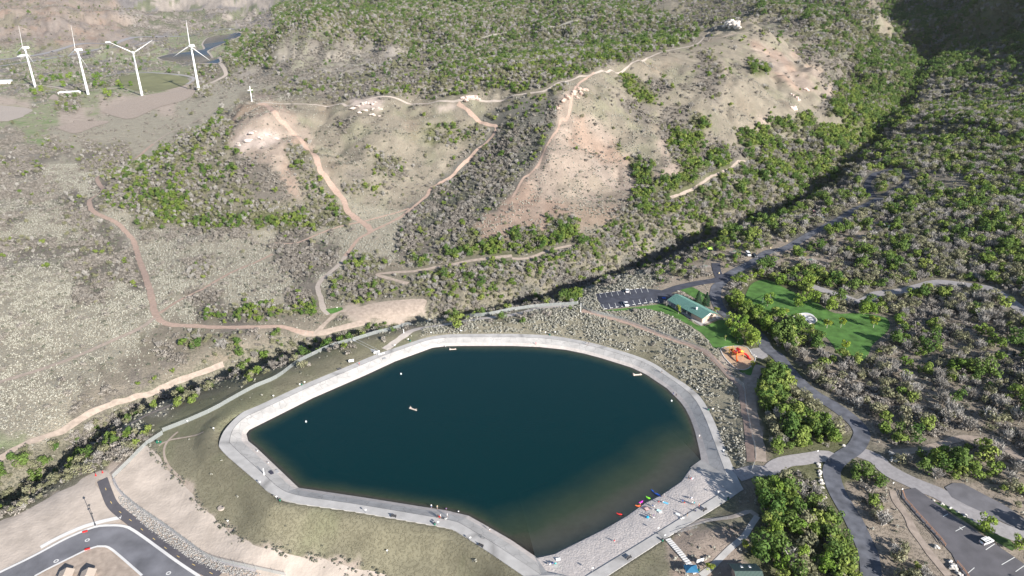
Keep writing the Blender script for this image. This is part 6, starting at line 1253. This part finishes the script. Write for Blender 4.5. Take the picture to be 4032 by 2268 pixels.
TX = np.concatenate([a[0] for a in T_ + g_]); TY = np.concatenate([a[1] for a in T_ + g_]); TZ = np.concatenate([a[2] for a in T_ + g_]); TS = np.concatenate([a[3] for a in T_ + g_]); TCl = np.concatenate([a[4] for a in T_ + g_])
TS = np.where((TY > 950) & (TS == 0) & (vnoise(TX / 3, TY / 3, 9) > .3), 1, TS); TS = np.where((TY > 950) & (TS == 1) & (vnoise(TX / 4, TY / 4, 19) > .6), 2, TS); NTT = len(TX); TR = RNG.uniform(0, 6.28, NTT); Tsc = (.5 + .95 * RNG.random(NTT) ** 1.3) * np.where(TY > 1000, 1.25, 1) * np.where((TS < 4) & (TY > 330) & (TX < 150) & (TY < 1000), .68, 1) * np.where(TY > 1900, 1.5, 1)
Tsc *= np.where((TS == 5) & (TX < -40), .8, 1)
Tsc *= np.where((TS == 6) & (TX < 40) & (TY < 300), .6, 1)
Tsc *= np.where((TS < 4) & (TX < -60) & (TY < 420), .8, 1)
Tsc *= np.where((TS < 4) & (TY < 330) & (TX > 60), 1.05, 1)
VAR = [M_green, M_deep, M_olive, M_twig, M_brush, M_sage, M_tuft]
TV = np.array([RNG.integers(0, len(VAR[s])) for s in TS])
hcol = {}
def gn_object(name, meshes, X, Y, Z, rot, sc, vi, label, cat):
    base = bpy.data.meshes.new(name); base.vertices.add(len(X)); base.vertices.foreach_set('co', np.stack([X, Y, Z - .12], 1).ravel())
    for an, ty, dv in (('rz', 'FLOAT', rot), ('sc', 'FLOAT', sc), ('vi', 'INT', vi.astype(np.int32))):
        at = base.attributes.new(an, ty, 'POINT'); at.data.foreach_set('value', dv)
    o = link(name, base); tag(o, label, cat, kind='stuff')
    src = bpy.data.collections.new(name + '_sources')
    for i, q in enumerate(meshes):
        s = bpy.data.objects.new('%s_src_%02d' % (name, i), q); src.objects.link(s)
    ng = bpy.data.node_groups.new(name, 'GeometryNodeTree'); ng.interface.new_socket('Geometry', in_out='INPUT', socket_type='NodeSocketGeometry'); ng.interface.new_socket('Geometry', in_out='OUTPUT', socket_type='NodeSocketGeometry')
    N = ng.nodes; L = ng.links; gi = N.new('NodeGroupInput'); go = N.new('NodeGroupOutput'); ip = N.new('GeometryNodeInstanceOnPoints'); ci = N.new('GeometryNodeCollectionInfo')
    ci.inputs['Collection'].default_value = src; ci.inputs['Separate Children'].default_value = True; ci.inputs['Reset Children'].default_value = True
    def na(nm, ty):
        q = N.new('GeometryNodeInputNamedAttribute'); q.data_type = ty; q.inputs['Name'].default_value = nm; return q
    a, b, c = na('rz', 'FLOAT'), na('sc', 'FLOAT'), na('vi', 'INT'); cb = N.new('ShaderNodeCombineXYZ'); ip.inputs['Pick Instance'].default_value = True
    mp = N.new('GeometryNodeMeshToPoints')
    L.new(gi.outputs[0], mp.inputs[0]); L.new(mp.outputs[0], ip.inputs['Points']); L.new(ci.outputs[0], ip.inputs['Instance'])
    L.new(a.outputs[0], cb.inputs[2]); L.new(cb.outputs[0], ip.inputs['Rotation']); L.new(b.outputs[0], ip.inputs['Scale']); L.new(c.outputs[0], ip.inputs['Instance Index']); L.new(ip.outputs[0], go.inputs[0])
    md = o.modifiers.new('scatter', 'NODES'); md.node_group = ng; return o
# the trees that show largest become single things
LM = [('railed parking lot', 3680, 2010), ('upper gravel lot', 3860, 1960), ('white SUV', 3880, 2138), ('road junction', 3330, 1830), ('outer road bend', 3390, 1720), ('curving park road', 3290, 1640), ('round plaza', 3180, 1255), ('soccer goal', 3015, 1170),
 ('pavilion', 2740, 1210), ('small parking lot', 2480, 1170), ('playground', 2915, 1400), ('lower restroom building', 2950, 2230), ('side path', 2960, 2080), ('boat ramp', 2850, 1850), ('gravel road', 3500, 1160), ('far gravel road', 3900, 1180), ('white campsite van', 2945, 1005), ('lime canopy', 2790, 990),
 ('white dome tent', 3480, 890), ('campground loop', 3510, 710), ('silver car', 3348, 900), ('upper campsite cars', 3220, 850), ('tip of the big lawn', 3370, 1410), ('parking footpath', 3560, 2100), ('rock wall', 3760, 2230), ('bike path end', 410, 1900), ('street lamp', 375, 2060), ('creek trail', 250, 1760), ('dirt road fork', 620, 1260),
 ('notice board on the far grass', 1385, 1425), ('inlet channel', 1440, 1365), ('bare dirt patch', 1550, 1200), ('trail junction below the hills', 1460, 910), ('tan creekside trail', 1900, 1020), ('foot of the pink spur', 2000, 930), ('long bare spur', 2250, 800), ('far fence corner', 2280, 1190), ('bench trail at right', 3850, 690), ('canyon mouth', 3000, 850), ('lower left embankment', 600, 1700), ('right edge of the view', 4000, 1500), ('right edge bank', 4000, 1000), ('steps to the beach', 2680, 2200), ('fence corner at right', 2960, 1640), ('cut bank at lower left', 150, 2000)]
LMP = np.array([[a, b] for _, a, b in LM], float)
def where(px, py):
    d = np.hypot(LMP[:, 0] - px, LMP[:, 1] - py); k = int(np.argmin(d)); dx, dy = px - LMP[k, 0], py - LMP[k, 1]; r = d[k]
    ds = 'right beside' if r < 45 else ''
    if ds: return ds + ' the ' + LM[k][0]
    a = math.degrees(math.atan2(-dy, dx)) % 360; s = ['right of', 'up and right of', 'above', 'up and left of', 'left of', 'down and left of', 'below', 'down and right of'][int((a + 22.5) // 45) % 8]
    return ('' if r < 110 else ('further ' if r < 190 else ('well ' if r < 280 else 'far '))) + s + ' the ' + LM[k][0]
px_, py_ = project(TX, TY, TZ + 2); infr = (px_ > 15) & (px_ < 4015) & (py_ > 20) & (py_ < 2260)
appar = Tsc / np.hypot(TY, H) * infr
single = np.zeros(NTT, bool)
kinds = [('oak_tree', (0, 1), 'green leafy oak', 'tree', 'crown'), ('budding_tree', (2,), 'olive budding scrub oak', 'tree', 'crown'), ('bare_tree', (3,), 'grey leafless tree', 'tree', 'crown')]
def place_tree(nm, crown, trunk, loc, rz, sc, label, group, cat='tree', hz=1.0):
    r = empty(nm, loc, rz); r.scale = (sc, sc, sc * hz)
    tag(r, label, cat, group)
    c = bpy.data.objects.new('crown', crown); COL.objects.link(c); c.parent = r
    t = bpy.data.objects.new('trunk', trunk); COL.objects.link(t); t.parent = r; return r
for nm, ss, lab, cat, part in kinds:
    cand = np.nonzero(np.isin(TS, ss) & infr)[0]; cand = cand[np.argsort(-appar[cand])][:295]
    single[cand] = True
    for i in cand:
        s = int(TS[i]); zn = where(float(px_[i]), float(py_[i]))
        size = 'large' if Tsc[i] > 1.25 else ('small' if Tsc[i] < .85 else ('middling' if Tsc[i] < 1.08 else 'tallish'))
        tone = {0: 'bright green', 1: 'deep green', 2: 'olive', 3: 'silvery grey'}[s]
        label = '%s %s %s %s' % (size, tone, {0: 'leafy oak', 1: 'leafy oak', 2: 'budding oak', 3: 'leafless tree'}[s], zn)
        place_tree(nm, VAR[s][TV[i]], M_trunk[i % 3], (TX[i], TY[i], TZ[i] - .15), TR[i], Tsc[i], label, 'trees ' + zn)
rest = ~single
for nm, ss, lab, cat in (('oak_wood', (0, 1), 'distant woods of small green oaks on the mountain and canyon slopes', 'wood'), ('budding_wood', (2,), 'mass of olive budding scrub oak covering the slopes', 'wood'), ('bare_wood', (3,), 'mass of grey leafless trees covering the slopes', 'wood'),
    ('brushwood', (4,), 'purple brown brush thickets covering hills and gullies', 'brush'), ('sagebrush', (5,), 'pale grey green sagebrush carpeting the flats and banks', 'sagebrush'), ('scrub', (6,), 'low dark scrub tufts between the trees', 'scrub')):
    k = np.nonzero(rest & np.isin(TS, ss))[0]; ms = []; off = {}
    for s in ss: off[s] = len(ms); ms += VAR[s]
    vi = np.array([off[int(TS[i])] + TV[i] for i in k])
    gn_object(nm, ms, TX[k], TY[k], TZ[k], TR[k], Tsc[k], vi, lab, cat); print('PLANTS', nm, len(k))
# hand placed trees
M_tall = [crown_mesh('tall_crown', 150 + i, 9, 3.3, 14, 700, .62, base=.05) for i in range(3)]
M_nar = [crown_mesh('narrow_crown', 160 + i, 5.6, 1.0, 9, 200, .4, base=.15, squash=1.3) for i in range(2)]
M_yel_ = leafmat('yellow green leaves', (.20, .27, .03), (.26, .30, .05))
M_rnd = [crown_mesh('round_crown', 170 + i, 4.2, 1.6, 8, 260, .4, base=.25) for i in range(2)]
M_sap = crown_mesh('sapling_crown', 180, 3.6, .9, 5, 90, .34, base=.35)
for q in M_tall: q.materials.append(leafmat('tall oak leaves', (.13, .23, .035), (.25, .33, .06)))
for q in M_nar + M_rnd + [M_sap]: q.materials.append(M_yel_)
cm = MB()
rr = random.Random(5); cv = []; cf = []
for i in range(1300):
    z = rr.random() ** 1.25; r = (1 - z) * 2.5 * (1 + .25 * math.sin(z * 60)) * rr.uniform(.75, 1.05); a = rr.uniform(0, 6.283); c = Vector((r * math.cos(a), r * math.sin(a), .6 + z * 9)); o = Vector((math.cos(a), math.sin(a), -.35)); s_ = Vector((-math.sin(a), math.cos(a), 0)); q = .5
    b = len(cv); cv += [tuple(c - s_ * q * .5), tuple(c + o * q), tuple(c + s_ * q * .5), tuple(c - o * q * .4)]; cf.append((b, b + 1, b + 2, b + 3))
M_con_tree = mesh('conifer_crown', cv, cf); M_con_tree.materials.append(CON)
tk_t = trunkmesh('trunk', 8.5, .24, 9, 7, .3); tk_s = MB(); tk_s.tube((0, 0, -.3), (0.05, 0, 3.4), .09, .04, 6); tsm = mesh('trunk', tk_s.v, tk_s.f); tsm.materials.append(mat('pale bark', (.5, .45, .38)))
def hp0(n, p): return tl(n, p)
def ht(kind, pts, lab, sc=1.0, grp=None):
    for i, (p, l) in enumerate(zip(hitp(pts), lab if isinstance(lab, list) else [lab] * len(pts))):
        me, tk, cat = {'tall': (M_tall[i % 3], tk_t, 'oak_tree'), 'con': (M_con_tree, tk_t, 'conifer'), 'nar': (M_nar[i % 2], tsm, 'young_tree'), 'rnd': (M_rnd[i % 2], tsm, 'young_tree'), 'sap': (M_sap, tsm, 'sapling'), 'bare': (M_twig[1], tsm, 'young_tree')}[kind]
        place_tree(cat, me, tk, (p[0], p[1], gz(*p) - .1), i * 1.7, sc * (1 + .12 * math.sin(i * 5)), l, grp or l, 'tree')
ht('con', tl(11, [(1865,185),(1950,180)]), ['tall dark conifer just behind the pavilion roof', 'dark conifer nearest the park road behind the pavilion'], 1.0)
ht('nar', tl(11, [(1675,262)]), 'slender yellow green tree in front of the pavilion columns', 1.25)
ht('bare', tl(11, [(1550,182)]), 'small leafless tree at the parking end of the pavilion', .8)
ht('sap', tl(11, [(2143,530),(2268,555)]), ['lone yellow green sapling on the lawn near the playground', 'thin sapling at the shaded edge of the lawn'], 1.0)
ht('rnd', tl(11, [(2055,245),(2412,808)]), ['round light green tree at the gable end of the pavilion', 'small round tree beside the wood chip playground'], 1.05)
ht('tall', tl(11, [(2190,400),(2290,420),(2350,500),(2410,590),(2260,200),(2350,260),(2450,330),(2530,430)]), 'big green oak in the belt between pavilion lawn and park road', 1.05, 'big oaks between pavilion lawn and park road')
ht('rnd', tl(12, [(590,405),(730,400),(775,620),(1058,400),(148,300)]), ['green tree standing mid lawn right of the round plaza', 'light green tree right of mid lawn', 'full round tree at the lower end of the big lawn', 'tiny pale tree at the right edge of the lawn', 'thin tree beside the plaza path'], 1.6)
ht('tall', tl(12, [(300,190),(380,150),(470,150),(620,230),(290,420),(960,270),(1060,260),(1300,380)]), 'big yellow green oak around the round plaza lawn', .95, 'big oaks around the plaza lawn')
ht('tall', tl(8, [(110,1420),(330,1440),(420,1440)]), 'big oak at the upper end of the soccer lawn', .95, 'oaks at the upper lawn')
ht('tall', Dp([(1850,850),(1865,825),(1905,800),(1925,835),(1890,870),(1960,812),(1880,795),(1930,770)]), 'big green oak in the dense belt left of the round plaza', 1.05, 'big oaks left of the plaza')
ht('tall', tl(7, [(2330,1400),(2420,1370),(2500,1340)]), 'big oak between the park road and the upper lawn', .72, 'oaks between park road and upper lawn')
ht('tall', hp0(1, [(420,810),(470,830),(540,815),(620,800),(690,810),(720,780),(950,790),(1010,780),(980,820),(1200,870),(1230,900),(1320,870),(1060,950),(1110,980),(640,880),(960,870),(1030,870),(360,960),(420,930)]), 'dark green valley tree among the white wind turbines', 1.5, 'valley trees by the turbines')
ht('tall', tl(16, [(2170,1000),(2530,1190)]), ['large round tree between the two parking lots', 'large tree at the right end of the parking verge'], .85)
ht('tall', tl(16, [(280,1020),(120,1380),(60,1060),(560,1400),(60,640),(330,1300)]), 'large oak in the grove left of the park road', .8, 'large oaks left of the park road')
ht('rnd', tl(15, [(1985,1400),(2330,1180),(2440,1240)]), ['bright bush like tree beside the lower restroom building', 'yellow green tree at the foot of the side path', 'second yellow green tree near the side path'], 1.0)

# ------------------------------------------------------------------ air
hz = MB().box((0, 2900, 500), (16000, 7600, 1200)).build('haze', None)
hm = bpy.data.materials.new('haze air'); hm.use_nodes = True; n = hm.node_tree.nodes; n.remove(n['Principled BSDF'])
vp = n.new('ShaderNodeVolumePrincipled'); vp.inputs['Density'].default_value = .00002; vp.inputs['Color'].default_value = (.95, .96, 1, 1); vp.inputs['Anisotropy'].default_value = .2
hm.node_tree.links.new(vp.outputs[0], n['Material Output'].inputs['Volume']); hz.data.materials.append(hm); hz['kind'] = 'stuff'; hz['label'] = 'thin pale haze filling the valley air'
